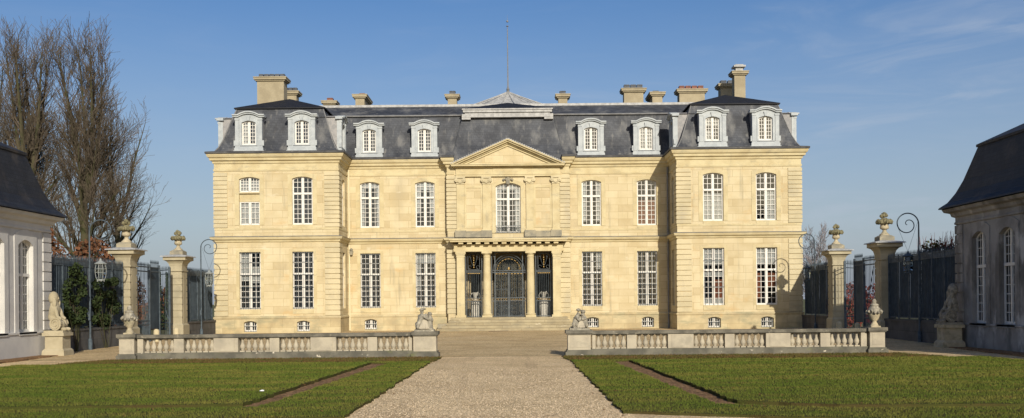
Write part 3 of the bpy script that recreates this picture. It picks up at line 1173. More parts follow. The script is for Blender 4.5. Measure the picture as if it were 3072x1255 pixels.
# ---- chimneys
def chimney(px0, px1, pytop, Y, pots, red=False, dep=.9, potpx=13, zbase=13.8, tall=False):
    x0, zt = Q(px0, pytop, Y)
    x1, _ = Q(px1, pytop, Y)
    b = MB()
    y0, y1 = Y, Y + dep
    b.box(x0, x1, y0, y1, zbase, zt - .2)
    b.box(x0 - .10, x1 + .10, y0 - .10, y1 + .10, zt - .27, zt - .19)
    b.box(x0 - .19, x1 + .19, y0 - .19, y1 + .19, zt - .19, zt - .06)
    b.box(x0 - .22, x1 + .22, y0 - .22, y1 + .22, zt - .06, zt)
    o = b.build('chimney', CHIM, ch)
    ph = potpx * Y / FPX
    if tall:
        b = MB()
        xm = (x0 + x1) / 2
        b.box(xm - .24, xm + .24, y0 + .15, y1 - .15, zt, zt + .3)
        b.box(xm - .40, xm + .40, y0 - .02, y1 + .02, zt + .3, zt + .42)
        b.box(xm - .27, xm + .27, y0 + .12, y1 - .12, zt + .42, zt + .5)
        b.build('chimney_cowl', LEADW, o)
        return
    for k in range(pots):
        b = MB()
        w = .36 if pots == 1 else min(.36, (x1 - x0 + .2) / pots * .66)
        xm = x0 + (x1 - x0) * (k + .5) / pots
        b.taper((xm, Y + dep / 2), w * .62, w * .62, zt - .02, w * .52, w * .52, zt + ph)
        b.taper((xm, Y + dep / 2), w * .60, w * .60, zt + ph * .8, w * .60, w * .60, zt + ph * .9)
        b.build('pot', POTR if red else POTG, o)


chimney(771, 851, 232, 67.2, 5, dep=1.0)
chimney(848, 889, 274, 70.5, 3, dep=.8)
chimney(973, 1003, 303, 69.5, 1, True, dep=.8, potpx=11)
chimney(1066, 1093, 284, 69.0, 1, True, dep=2.4, potpx=13)
chimney(1343, 1370, 284, 69.0, 1, dep=.8)
chimney(1675, 1702, 283, 69.0, 1, dep=.8, potpx=12)
chimney(1872, 1930, 266, 69.3, 3, dep=.8, potpx=14)
chimney(1957, 1987, 277, 69.0, 1, dep=2.0, potpx=12)
chimney(2038, 2114, 268, 69.5, 4, True, dep=.9, potpx=13)
chimney(2162, 2206, 252, 70.0, 2, dep=.9, potpx=13)
chimney(2203, 2236, 214, 67.6, 0, dep=.8, tall=True)

# ---- downpipes and the little bracket light in the left corner
for s in (-1, 1):
    b = MB()
    x = s * (XI - .13)
    b.tube([(x, YM - .11, .2), (x, YM - .11, 5.8), (x, YM - .36, 6.0), (x, YM - .36, 6.25), (x, YM - .11, 6.45), (x, YM - .11, 10.7)], .055, 8)
    b.build('downpipe', material('sunlit_pipe_cream', (.66, .58, .38)) if s < 0 else LEAD, ch)  # left pipe's sunlit look is put into a paler colour
bx, bz = Q(1054, 752, YM - .15)
br = thing('wall_bracket', 'small dark carved bracket light beside the pale downpipe on the left of the main front', 'bracket light', (bx, YM - .15, bz - .15))
b = MB()
b.ball((bx, YM - .2, bz + .05), .12, 1, .9, .8, n=8, jit=.12)
b.taper((bx, YM - .16), .08, .08, bz - .3, .12, .1, bz - .04)
b.build('lamp_body', WEATHER, br)
b = MB()
b.tube([(bx, YM + .01, bz), (bx, YM - .15, bz)], .03, 6)
b.build('arm', IRONDK, br)

# vases in the vestibule
def vase(x, label):
    t = thing('vase', label, 'vase', (x, 65.55, 1.0), 'vases behind the entrance grilles')
    b = MB()
    b.lathe([(.30, 0), (.30, .08), (.27, .1), (.30, .55), (.34, .85), (.30, .98), (.14, 1.08), (.11, 1.2), (.12, 1.35), (.2, 1.55), (.22, 1.62), (.17, 1.62)], (x, 65.55, 1.0), 18)
    b.build('body', VASEW, t, smooth=True)
    for s in (-1, 1):
        b = MB()
        b.tube([(x + s * (.14 + .17 * math.sin(math.pi * k / 9)), 65.55, 2.1 + .55 * k / 9) for k in range(10)], .035, 6)
        b.build('handle', VASEW, t, smooth=True)


vase(-2.22, 'white two handled vase behind the iron grille left of the entrance')
vase(2.28, 'white two handled vase behind the iron grille right of the entrance')
b = MB()
b.box(-1.25, -.05, 61.55, 61.95, .165, .185)
tag(b.build('door_mat', MATB), 'thin dark brown mat lying at the foot of the entrance steps', 'mat')

# ------------------------------------------------------------------ OUTBUILDINGS
def outbuilding(s):
    XW, Y0, Y1 = 18.4, 25.0, 40.4
    WD = 10.0
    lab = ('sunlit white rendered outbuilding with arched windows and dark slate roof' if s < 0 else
           'shaded stained outbuilding, render coloured dark for shade, with arched windows and dark slate roof')
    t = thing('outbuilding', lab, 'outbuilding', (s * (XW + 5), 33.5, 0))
    mat = PLASTER if s < 0 else PLASTER_SHADE
    face = PX(s * XW) if s < 0 else MX(s * XW)
    ys = [38.4 - 2.2 * k for k in range(6)]
    W = dict(w=1.15, zb=1.0, zt=4.55, rise=.22)
    b = MB()
    b.plate(rect(Y0, Y1, 0, 5.3), [op(y, W) for y in ys], face, 0, .5, False, .30)
    for sx in ((s * XW, s * (XW + WD)),):
        a, e = sorted(sx)
        b.plate(rect(a, e, 0, 5.3), [], FR(Y0), 0, .1, False)
        b.plate(rect(a, e, 0, 5.3), [], FR(Y1), 0, .1, False)
    back = MX(s * (XW + WD))
    b.plate(rect(Y0, Y1, 0, 5.3), [], back, 0, .1, False)
    b.build('wall', mat, t)
    b = MB()
    for y in ys:
        # raised flat surround between the windows
        b.plate(arch_pts(y, 1.75, 1.0, 4.95, .25), [arch_pts(y, 1.15, 1.001, 4.55, .22)], face, -.03, 0, True, .001)
    b.build('window_surround', mat, t)
    pts = [(s * XW, Y0), (s * XW, Y1), (s * (XW + WD), Y1)] if s < 0 else [(s * (XW + WD), Y1), (s * XW, Y1), (s * XW, Y0)]
    if s < 0:
        pts = [(-XW - WD, Y1), (-XW, Y1), (-XW, Y0)]
        # walking with the court on the right hand side
        pts = [(-XW, Y0), (-XW, Y1), (-XW - WD, Y1)]
    b = MB()
    prof = [(0, 4.93), (.06, 4.96), (.06, 5.03), (.03, 5.06), (.03, 5.22), (.14, 5.28), (.18, 5.40), (.36, 5.46), (.42, 5.58), (.0, 5.6)]
    if s > 0:
        pts = [(XW + WD, Y1), (XW, Y1), (XW, Y0)]
    # sweep offsets to the right of the walking direction: right of +Y is +X
    b.sweep(pts if s < 0 else pts, prof if s < 0 else prof)
    b.build('cornice', mat, t)
    b = MB()
    b.sweep(pts, [(0, 0), (.06, .0), (.06, .90), (.10, .92), (.10, .99), (0, 1.0)])
    b.build('plinth', mat, t)
    b = MB()
    for k in range(10):
        z = 1.05 + .39 * k
        a, e = sorted((s * (XW - .05), s * (XW + .7)))
        b.box(a, e, Y1 - .62, Y1 + .05, z, z + .345)
    b.build('quoin_strip', mat, t)
    for y in ys:
        w = window(t, (s * XW, y, 1.0), 1.15, 3.55, .22, 4, 4, 6, 2.2, rz=R(90) if s < 0 else R(-90))
        w.location.x -= s * -.02
        bb = MB()
        bb.box(-.68, .68, -.12, .1, -.12, -.004)
        bb.build('sill', mat, w)
    # roof: bell cast mansard
    ring = [(.52, 5.60), (.50, 5.66), (.25, 5.86), (.02, 6.22), (-.14, 6.7), (-.28, 7.3), (-.44, 8.0)]
    a, e = sorted((s * XW, s * (XW + WD)))
    vs, fs = [], []
    for o_, z in ring:
        oy = o_ if o_ > 0 else o_ * 2.4
        vs += [(a - o_, Y0 - oy, z), (e + o_, Y0 - oy, z), (e + o_, Y1 + oy, z), (a - o_, Y1 + oy, z)]
    for i in range(len(ring) - 1):
        for k in range(4):
            fs.append((i * 4 + k, i * 4 + (k + 1) % 4, (i + 1) * 4 + (k + 1) % 4, (i + 1) * 4 + k))
    b = MB()
    b.add(vs, fs)
    rf = b.build('roof', SLATE3, t)
    o_ = -.38
    b = MB()
    x0, x1, y0, y1 = a - o_, e + o_, Y0 - o_ * 2.55, Y1 + o_ * 2.55
    cx = (a + e) / 2
    hw = (x1 - x0) / 2
    b.add([(x0, y0, 8.04), (x1, y0, 8.04), (x1, y1, 8.04), (x0, y1, 8.04), (cx, y0 + hw * .8, 10.25), (cx, y1 - hw * .8, 10.25),
           (x0, y0, 7.94), (x1, y0, 7.94), (x1, y1, 7.94), (x0, y1, 7.94)],
          [(0, 1, 4), (1, 2, 5, 4), (2, 3, 5), (3, 0, 4, 5), (6, 7, 1, 0), (7, 8, 2, 1), (8, 9, 3, 2), (9, 6, 0, 3)])
    b.build('upper_roof', SLATE3, rf)
    return t


outbuilding(-1)
outbuilding(1)


# ------------------------------------------------------------------ SPHINXES ON PEDESTALS
def skin_figure(name, joints, bones, mat, parent, loc=(0, 0, 0), sub=2, root=0):
    """one continuous body grown over a skeleton: joints [(x, y, z, r)], bones [(i, j)]"""
    me = bpy.data.meshes.new(name)
    me.from_pydata([j[:3] for j in joints], bones, [])
    o = bpy.data.objects.new(name, me)
    COL.objects.link(o)
    bm = bmesh.new()
    bm.from_mesh(me)
    bm.verts.ensure_lookup_table()
    lay = bm.verts.layers.skin.verify()
    fat = 1.35 if name == 'figure' else 1.0
    for i, j in enumerate(joints):
        bm.verts[i][lay].radius = (j[3] * fat, j[3] * fat)
        bm.verts[i][lay].use_root = (i == root)
    bm.to_mesh(me)
    bm.free()
    md = o.modifiers.new('skin', 'SKIN')
    md.use_smooth_shade = True
    md.branch_smoothing = .4
    sb = o.modifiers.new('sub', 'SUBSURF')
    sb.levels = sb.render_levels = sub
    me.materials.append(mat)
    o.parent = parent
    lc = Vector(loc)
    if parent in WL:
        lc = lc - WL[parent]
    o.location = lc
    return o


def sphinx(s):
    X0, Y0 = s * 17.80, 39.75     # centre of the pedestal
    side = 'left' if s < 0 else 'right'
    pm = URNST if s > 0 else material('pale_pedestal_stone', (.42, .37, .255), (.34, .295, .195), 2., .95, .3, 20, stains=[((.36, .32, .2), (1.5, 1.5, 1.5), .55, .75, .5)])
    t = thing('pedestal', 'sunlit pale square stone pedestal at the corner of the white outbuilding' if s < 0 else
              'shaded square stone pedestal at the corner of the stained shaded outbuilding', 'pedestal', (X0, Y0, 0), 'sphinx pedestals')
    b = MB()
    b.taper((X0, Y0), .45, .45, 0, .43, .43, .22)
    b.taper((X0, Y0), .43, .43, .22, .36, .36, .30)
    b.box(X0 - .35, X0 + .35, Y0 - .35, Y0 + .35, .30, .80)
    b.build('base', pm, t)
    b = MB()
    b.box(X0 - .43, X0 + .43, Y0 - .43, Y0 + .43, .80, .93)
    b.build('top_slab', pm, t)
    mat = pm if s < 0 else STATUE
    t = thing('sphinx', 'sunlit pale stone seated sphinx with scroll flank on the left pedestal' if s < 0 else
              'dark shaded stone seated sphinx with scroll flank on the right pedestal', 'sphinx', (X0, Y0, .93), 'stone sphinxes')
    t.scale = (.74, .80, .86)
    f = -s   # faces the court axis
    b = MB()
    b.box(-.52, .52, -.48, .48, 0, .10)
    b.build('plinth', mat, t, (X0, Y0, .93))
    J = [(-.22 * f, 0, .36, .33), (-.24 * f, 0, .75, .29), (-.22 * f, 0, 1.12, .27), (-.19 * f, 0, 1.36, .20), (-.14 * f, 0, 1.62, .20), (-.16 * f, 0, 1.80, .12),
         (.18 * f, .0, .34, .27), (.40 * f, 0, .30, .22),
         (.05 * f, -.24, 1.0, .12), (.12 * f, -.27, .72, .10), (.34 * f, -.22, .62, .075),
         (.05 * f, .24, 1.0, .12), (.12 * f, .27, .72, .10), (.34 * f, .22, .62, .075)]
    skin_figure('body', J, [(0, 1), (1, 2), (2, 3), (3, 4), (4, 5), (0, 6), (6, 7), (2, 8), (8, 9), (9, 10), (2, 11), (11, 12), (12, 13)], mat, t, (X0, Y0, .93), 2)
    # headcloth with side lappets, seen from the court
    b = MB()
    vs = []
    b.ball((-.20 * f, 0, 1.60), .25, 1.0, 1.18, 1.25, n=14)
    for q in (-1, 1):
        b.ball((-.06 * f, q * .21, 1.38), .13, .9, .6, 1.9, n=10)
    b.build('headcloth', mat, t, (X0, Y0, .93), smooth=True)
    b = MB()
    b.ball((.055 * f, 0, 1.59), .045, .9, .7, 1.2, n=8)
    for q in (-1, 1):
        b.ball((.02 * f, q * .075, 1.65), .032, .8, 1.2, .6, n=8)
    b.ball((.035 * f, 0, 1.50), .04, .8, 1.5, .5, n=8)
    b.build('face_features', mat, t, (X0, Y0, .93), smooth=True)
    for q in (-1, 1):
        b = MB()
        pts = []
        for k in range(40):
            a = k / 39 * 2 * math.pi * 1.9
            r = .30 - .23 * k / 39
            pts.append((.06 * f + r * math.cos(a) * f, q * (.40), .40 + r * math.sin(a) * .95))
        b.tube(pts, .045, 6)
        b.lathe([(.31, 0), (.31, .01)], (0, 0, 0), 4) if False else None
        vs = [(.06 * f + .31 * math.cos(2 * math.pi * k / 20) * f, y, .40 + .295 * math.sin(2 * math.pi * k / 20)) for y in (q * .20, q * .40) for k in range(20)]
        fs = [tuple(range(20)), tuple(range(20, 40))] + [(k, (k + 1) % 20, (k + 1) % 20 + 20, k + 20) for k in range(20)]
        b.add(vs, fs)
        b.build('scroll_flank', mat, t, (X0, Y0, .93))
    for q in (-1, 1):
        b = MB()
        b.ball((.44 * f, q * .2, .16), .12, 1.5, .8, .75, n=10)
        b.build('paw', mat, t, (X0, Y0, .93), smooth=True)


sphinx(-1)
sphinx(1)

# ------------------------------------------------------------------ BALUSTRADES
YBAL = 36.1
BPROF = [(.085, 0), (.085, .05), (.055, .06), (.05, .085), (.085, .13), (.098, .19), (.085, .25), (.052, .33), (.042, .40), (.045, .44), (.062, .45), (.045, .465), (.075, .485), (.075, .53)]


def baluster_mesh():
    b = MB()
    b.box(-.088, .088, -.088, .088, 0, .05)
    b.lathe(BPROF[2:-2], (0, 0, 0), 14)
    b.box(-.08, .08, -.08, .08, .475, .53)
    return b.mesh('baluster', BALU, True)


def balustrade(s):
    lab = ('long pale stone balustrade on the left of the gravel drive with mottled base' if s < 0 else
           'long pale stone balustrade on the right of the gravel drive with mottled base')
    t = thing('balustrade', lab, 'balustrade', (s * 8.2, YBAL, 0), 'court balustrades')
    Xo = 13.84
    P = lambda tt: s * (Xo - tt * .982)

    def bx(b, t0, t1, y0, y1, z0, z1):
        a, e = sorted((P(t0), P(t1)))
        b.box(a, e, YBAL + y0, YBAL + y1, z0, z1)
    b = MB()
    bx(b, .55, 10.9, -.22, .22, -.05, .20)
    bx(b, .56, 10.9, -.18, .18, .20, .268)
    b.build('base', BALUBASE, t)
    b = MB()
    bx(b, .60, 10.82, -.24, .24, .80, .915)
    bx(b, .61, 10.82, -.19, .19, .775, .80)
    b.build('coping', BALUTOP, t)
    piers = [(0, .69, True), (3.5, 4.4, False), (7.06, 8.0, False), (10.78, 11.75, True)]
    for (t0, t1, end) in piers:
        b = MB()
        if end:
            bx(b, t0 + .07, t1 - .07, -.30, .30, .24, .79)
            big = t1 > 11
            bx(b, t0 + .17, t1 - .17, -.312, -.29, .33, .71)
        else:
            bx(b, t0, t1, -.20, .20, .268, .776)
            bx(b, t0 + .2, t1 - .14, -.222, -.19, .30, .74)
        b.build('pier', BALU, t)
        if end:
            b = MB()
            bx(b, t0 - .02, t1 + .02, -.40, .40, -.05, .18)
            bx(b, t0 + .03, t1 - .03, -.35, .35, .18, .24)
            b.build('pier_base', BALUBASE, t)
            b = MB()
            bx(b, t0 - .01, t1 + .01, -.38, .38, .83, .95)
            bx(b, t0 + .03, t1 - .03, -.34, .34, .79, .83)
            b.build('pier_cap', BALUTOP, t)
    for (t0, t1) in ((.69, .9), (2.03, 2.39), (5.55, 5.9), (9.15, 9.5), (10.66, 10.78)):
        b = MB()
        bx(b, t0, t1, -.165, .165, .268, .776)
        b.build('divider', BALU, t)
    for (t0, t1) in ((.9, 2.03), (2.39, 3.5), (4.4, 5.55), (5.9, 7.06), (8.0, 9.15), (9.5, 10.66)):
        for k in range(5):
            x = P(t0 + (t1 - t0) * (k + .5) / 5)
            place('baluster', cached('balu', baluster_mesh), t, (x, YBAL, .262))
    return t


balustrade(-1)
balustrade(1)


# stone urns on the outer ends of the balustrades
def bal_urn(s):
    x = s * (13.84 - .339)
    t = thing('stone_urn', 'lidded stone urn with garland on the outer end of the left balustrade' if s < 0 else
              'lidded stone urn with garland on the outer end of the right balustrade', 'urn', (x, YBAL, .95), 'balustrade urns')
    b = MB()
    b.taper((0, 0), .17, .17, 0, .17, .17, .05)
    b.lathe([(.15, .05), (.12, .12), (.075, .20), (.085, .23), (.15, .30), (.19, .42), (.2, .48)], n=16)
    b.build('foot_and_bowl', URNST, t, (x, YBAL, .95), smooth=True)
    b = MB()
    b.lathe([(.2, .48), (.235, .54), (.24, .60), (.20, .68), (.14, .76), (.16, .80), (.15, .83), (.06, .87)], n=16)
    b.ball((0, 0, .93), .085, 1, 1, 1.15, n=10, jit=.12)
    b.build('lid', STATUE, t, (x, YBAL, .95), smooth=True)
    b = MB()
    for k in range(14):
        a = 2 * math.pi * k / 14
        b.ball((.25 * math.cos(a), .25 * math.sin(a), .56 - .045 * math.cos(a * 4)), .055, n=7, jit=.2)
    b.build('garland', STATUE, t, (x, YBAL, .95), smooth=True)


bal_urn(-1)
bal_urn(1)


# groups of stone children on the inner ends
def putti(s):
    x = s * (14.05 - 11.265) + s * .02
    lab = ('grey stone group of a leaning child and a standing child on the left balustrade' if s < 0 else
           'grey stone group of two huddled children on the right balustrade')
    t = thing('putti_statue', lab, 'statue', (x, YBAL, .95), 'stone children on the balustrades')
    L = (x, YBAL, .95)
    b = MB()
    b.box(-.36, .36, -.24, .24, 0, .07)
    random.seed(3 + s)
    for k in range(16):
        b.ball((random.uniform(-.28, .28), random.uniform(-.16, .16), random.uniform(.06, .12)), random.uniform(.07, .11), 1.2, 1, .7, n=8, jit=.15)
    b.build('rock_base', STATUE, t, L)
    if s < 0:
        # leaning child, from the left over the drapery
        J = [(-.16, -.02, .36, .085), (-.13, -.02, .50, .095), (-.10, -.03, .60, .075), (-.09, -.05, .66, .04), (-.085, -.06, .74, .085),
             (-.02, -.13, .58, .045), (.05, -.15, .48, .034), (.15, -.14, .43, .026), (-.19, .05, .56, .045), (-.14, .0, .5, .03),
             (-.22, -.09, .27, .07), (-.25, -.13, .16, .05), (-.22, -.18, .09, .04), (-.13, .06, .26, .068), (-.16, .10, .12, .045)]
        E = [(0, 1), (1, 2), (2, 3), (3, 4), (2, 5), (5, 6), (6, 7), (2, 8), (8, 9), (0, 10), (10, 11), (11, 12), (0, 13), (13, 14)]
        skin_figure('figure', J, E, STATUE, t, L)
        J = [(.20, 0, .30, .075), (.205, 0, .42, .08), (.20, 0, .50, .065), (.195, -.01, .545, .04), (.19, -.015, .61, .07),
             (.27, -.03, .46, .038), (.29, -.07, .36, .03), (.13, -.06, .46, .035), (.13, -.12, .40, .026),
             (.17, -.03, .18, .06), (.16, -.05, .08, .045), (.24, .0, .18, .06), (.27, -.04, .08, .045)]
        E = [(0, 1), (1, 2), (2, 3), (3, 4), (2, 5), (5, 6), (2, 7), (7, 8), (0, 9), (9, 10), (0, 11), (11, 12)]
        skin_figure('figure', J, E, STATUE, t, L)
        b = MB()
        for k in range(9):
            q = k / 8
            b.tube([(-.16 + .30 * q, -.20 - .03 * (k % 2), .08), (-.10 + .20 * q, -.13 - .02 * (k % 2), .26), (-.03 + .08 * q, -.08, .42)], [.055, .045, .03], 6)
        b.build('drapery', BALU, t, L, smooth=True)
        b = MB()
        b.ball((-.03, -.04, .81), .085, 1.1, .9, .4, n=10, jit=.12)
        b.ball((-.10, -.05, .775), .09, 1, 1, .7, n=10, jit=.12)
        b.build('hair', STATUE, t, L, smooth=True)
        b = MB()
        b.ball((.19, .0, .635), .075, 1.1, 1.1, .9, n=10, jit=.15)
        b.build('hair', STATUE, t, L, smooth=True)
        b = MB()
        b.ball((.05, .04, .50), .13, .75, .5, 1.1, n=10, jit=.1)
        b.ball((.0, .06, .32), .26, 1.0, .55, .95, n=12, jit=.1)
        b.ball((-.2, .06, .2), .18, .9, .8, 1.0, n=10, jit=.12)
        b.build('rock', STATUE, t, L, smooth=True)
    else:
        J = [(-.16, 0, .28, .095), (-.13, 0, .42, .095), (-.08, -.01, .52, .075), (-.04, -.03, .57, .04), (-.0, -.05, .63, .08),
             (-.10, -.13, .44, .042), (-.03, -.17, .36, .03), (.03, -.17, .32, .025), (.02, .1, .45, .04),
             (-.10, -.13, .22, .07), (-.05, -.18, .10, .045), (-.2, -.1, .2, .07), (-.22, -.15, .09, .045)]
        E = [(0, 1), (1, 2), (2, 3), (3, 4), (2, 5), (5, 6), (6, 7), (2, 8), (0, 9), (9, 10), (0, 11), (11, 12)]
        skin_figure('figure', J, E, STATUE, t, L)
        J = [(.20, 0, .26, .09), (.19, 0, .40, .09), (.16, -.01, .50, .07), (.13, -.03, .545, .04), (.10, -.06, .60, .085),
             (.22, -.10, .42, .045), (.15, -.16, .38, .032), (.06, -.17, .40, .026), (.06, .08, .46, .04),
             (.13, -.13, .20, .07), (.11, -.18, .09, .045), (.25, -.08, .20, .07), (.29, -.12, .09, .05)]
        skin_figure('figure', J, E, STATUE, t, L)
        b = MB()
        b.ball((-.03, -.01, .72), .085, 1, 1, .7, n=10, jit=.15)
        b.build('hair', STATUE, t, L, smooth=True)
        b = MB()
        b.ball((.13, -.02, .66), .085, 1.1, 1, .8, n=10, jit=.15)
        b.build('hair', STATUE, t, L, smooth=True)
        b = MB()
        b.ball((.02, .08, .28), .25, 1.0, .5, 1.0, n=12, jit=.1)
        b.build('rock', STATUE, t, L, smooth=True)
        b = MB()
        for k in range(7):
            q = k / 6
            b.tube([(-.06 + .22 * q, -.19, .08), (-.02 + .15 * q, -.16, .22), (.02 + .06 * q, -.12, .33)], [.05, .04, .03], 6)
        b.build('drapery', BALU, t, L, smooth=True)


putti(-1)
putti(1)

# ------------------------------------------------------------------ GATE PIERS, URNS, FENCES, GATES
XF = 18.5


PIERST = material('weathered_pier_stone', (.42, .37, .25), (.33, .29, .195), .9, .9, .3, 18,
                  stains=[((.26, .235, .17), (1.2, 1.2, .6), .48, .68, .6)])


def gate_pier(s, y, word, shade):
    t = thing('gate_pier', f'{word} stone gate pier with spreading cap, {shade}', 'gate pier', (s * XF, y, 0), 'gate piers')
    L = (s * XF, y, 0)
    hx, hy = .34, .44
    mat = TRIM
    b = MB()
    b.box(-hx - .08, hx + .08, -hy - .08, hy + .08, -.05, .85)
    b.taper((0, 0), hx + .08, hy + .08, .85, hx, hy, .95)
    b.build('base', PIERST, t, L)
    b = MB()
    b.box(-hx + .035, hx - .035, -hy + .035, hy - .035, .95, 4.05)
    zs = .95
    for k in range(8):
        b.box(-hx, hx, -hy, -hy + .16, zs + k * .362, zs + k * .362 + .310)
        b.box(-hx, hx, hy - .16, hy, zs + k * .362, zs + k * .362 + .325)
    b.box(-hx - .005, hx + .005, -hy + .2, hy - .2, .95, 3.85)
    b.build('shaft', PIERST, t, L)
    b = MB()
    b.box(-hx - .04, hx + .04, -hy - .04, hy + .04, 3.86, 3.92)
    prof = [(.0, 3.92), (.01, 4.15), (.05, 4.30), (.14, 4.42), (.24, 4.47)]
    for (o0, z0), (o1, z1) in zip(prof[:-1], prof[1:]):
        b.taper((0, 0), hx + o0, hy + o0, z0, hx + o1, hy + o1, z1)
    b.box(-hx - .28, hx + .28, -hy - .28, hy + .28, 4.475, 4.66)
    b.build('capital', PIERST, t, L)
    b = MB()
    b.taper((0, 0), hx + .40, hy + .40, 4.665, hx + .38, hy + .38, 4.71)
    b.taper((0, 0), hx + .38, hy + .38, 4.71, hx - .0, hy - .0, 4.80)
    b.build('lead_cap', LEADW, t, L)
    b = MB()
    b.taper((0, 0), .36, .36, 4.76, .36, .36, 4.98)
    b.taper((0, 0), .36, .36, 4.98, .24, .24, 5.06)
    b.build('urn_block', WEATHER, t, L)
    u = thing('pier_urn', f'stone urn heaped with fruit and garlands on the {word} gate pier', 'urn', (s * XF, y, 5.06), 'gate pier urns')
    L2 = (s * XF, y, 5.06)
    b = MB()
    b.lathe([(.24, 0), (.24, .05), (.17, .10), (.09, .2), (.085, .26), (.13, .29), (.2, .33), (.215, .40), (.19, .46), (.2, .58), (.23, .64)], n=16)
    b.build('bowl', URNST, u, L2, smooth=True)
    b = MB()
    random.seed(int(y * 10) + s)
    for k in range(20):
        a = 2 * math.pi * k / 20
        b.ball((.30 * math.cos(a), .30 * math.sin(a), .70 - .05 * abs(math.sin(a * 2))), .105, n=7, jit=.2)
    for k in range(4):
        a = math.pi * (k / 2 + .25) - math.pi / 4
        b.ball((.35 * math.cos(a), .35 * math.sin(a), .65), .09, .9, .9, 1.2, n=7, jit=.2)
    b.build('garland', GARLAND, u, L2, smooth=True)
    b = MB()
    b.lathe([(.29, .72), (.24, .78), (.14, .82), (.12, .85)], n=12)
    for k in range(14):
        a = random.uniform(0, 6.28)
        q = random.uniform(0, .15)
        b.ball((q * math.cos(a), q * math.sin(a), .92 + .13 * (1 - (q / .15) ** 2) * random.uniform(.4, 1)), .10, n=7, jit=.15)
    b.build('fruit', GARLAND, u, L2, smooth=True)


YN, YFAR = 48.6, 56.0
gate_pier(-1, YN, 'near left', 'cream and sunlit, urn block on top')
gate_pier(-1, YFAR, 'far left', 'cream and sunlit beside the chateau')
gate_pier(1, YN, 'near right', 'dark in the shadow of the outbuilding')
gate_pier(1, YFAR, 'far right', 'half lit beside the chateau')


def pickets(b, x, ya, yb, z0, z1, step=.16, r=.013, spear=True):
    n = max(2, int((yb - ya) / step))
    for k in range(n + 1):
        y = ya + (yb - ya) * k / n
        b.tube([(x, y, z0), (x, y, z1)], r, 4)
        if spear:
            b.tube([(x, y, z1), (x, y, z1 + .05), (x, y, z1 + .20)], [r, r * 2.2, .003], 4)


def fence(s, ya, yb, word, desc):
    w = thing('low_wall', f'low dark grey stone wall under the {word} iron fence', 'low wall', (s * XF, (ya + yb) / 2, 0), 'low walls under the fences')
    b = MB()
    b.box(s * XF - .2, s * XF + .2, ya, yb, -.05, .92)
    b.build('wall_body', DARKWALL, w)
    b = MB()
    b.box(s * XF - .24, s * XF + .24, ya, yb, .92, 1.02)
    b.build('coping', DARKWALL, w)
    t = thing('iron_fence', desc, 'fence', (s * XF, (ya + yb) / 2, 1.02), 'iron fences of the court')
    b = MB()
    # backing sheets on the outer side
    m = max(2, round((yb - ya) / 1.25))
    for k in range(m):
        y0, y1 = ya + (yb - ya) * k / m + .03, ya + (yb - ya) * (k + 1) / m - .03
        b.box(s * (XF + .04) - .006, s * (XF + .04) + .006, y0, y1, 1.12, 3.92)
    b.build('sheet_panel', PANEL, t)
    b = MB()
    for k in range(m + 1):
        y = ya + (yb - ya) * k / m
        y = min(max(y, ya + .04), yb - .04)
        b.box(s * XF - .03, s * XF + .03, y - .03, y + .03, 1.02, 4.05)
    b.build('post', IRON, t)
    b = MB()
    for z, h in ((1.10, .025), (3.72, .03), (3.96, .03)):
        b.box(s * XF - .02, s * XF + .02, ya, yb, z - h, z + h)
    b.box(s * XF + .015 - .02, s * XF + .02, ya, yb, 3.76, 3.92)
    b.build('rail', IRON, t)
    b = MB()
    pickets(b, s * (XF - .0), ya + .08, yb - .08, 1.03, 3.98, .155, .012)
    b.build('pickets', IRON, t)


fence(-1, 40.5, YN - .5, 'near left', 'blue grey sheeted iron fence between the white outbuilding and the near left pier')
fence(-1, YFAR + .5, 62.1, 'far left', 'sunlit blue grey sheeted iron fence between the far left pier and the chateau')
fence(1, 40.5, YN - .5, 'near right', 'dark shaded sheeted iron fence between the stained outbuilding and the near right pier')
fence(1, YFAR + .5, 62.1, 'far right', 'half shaded sheeted iron fence between the far right pier and the chateau')


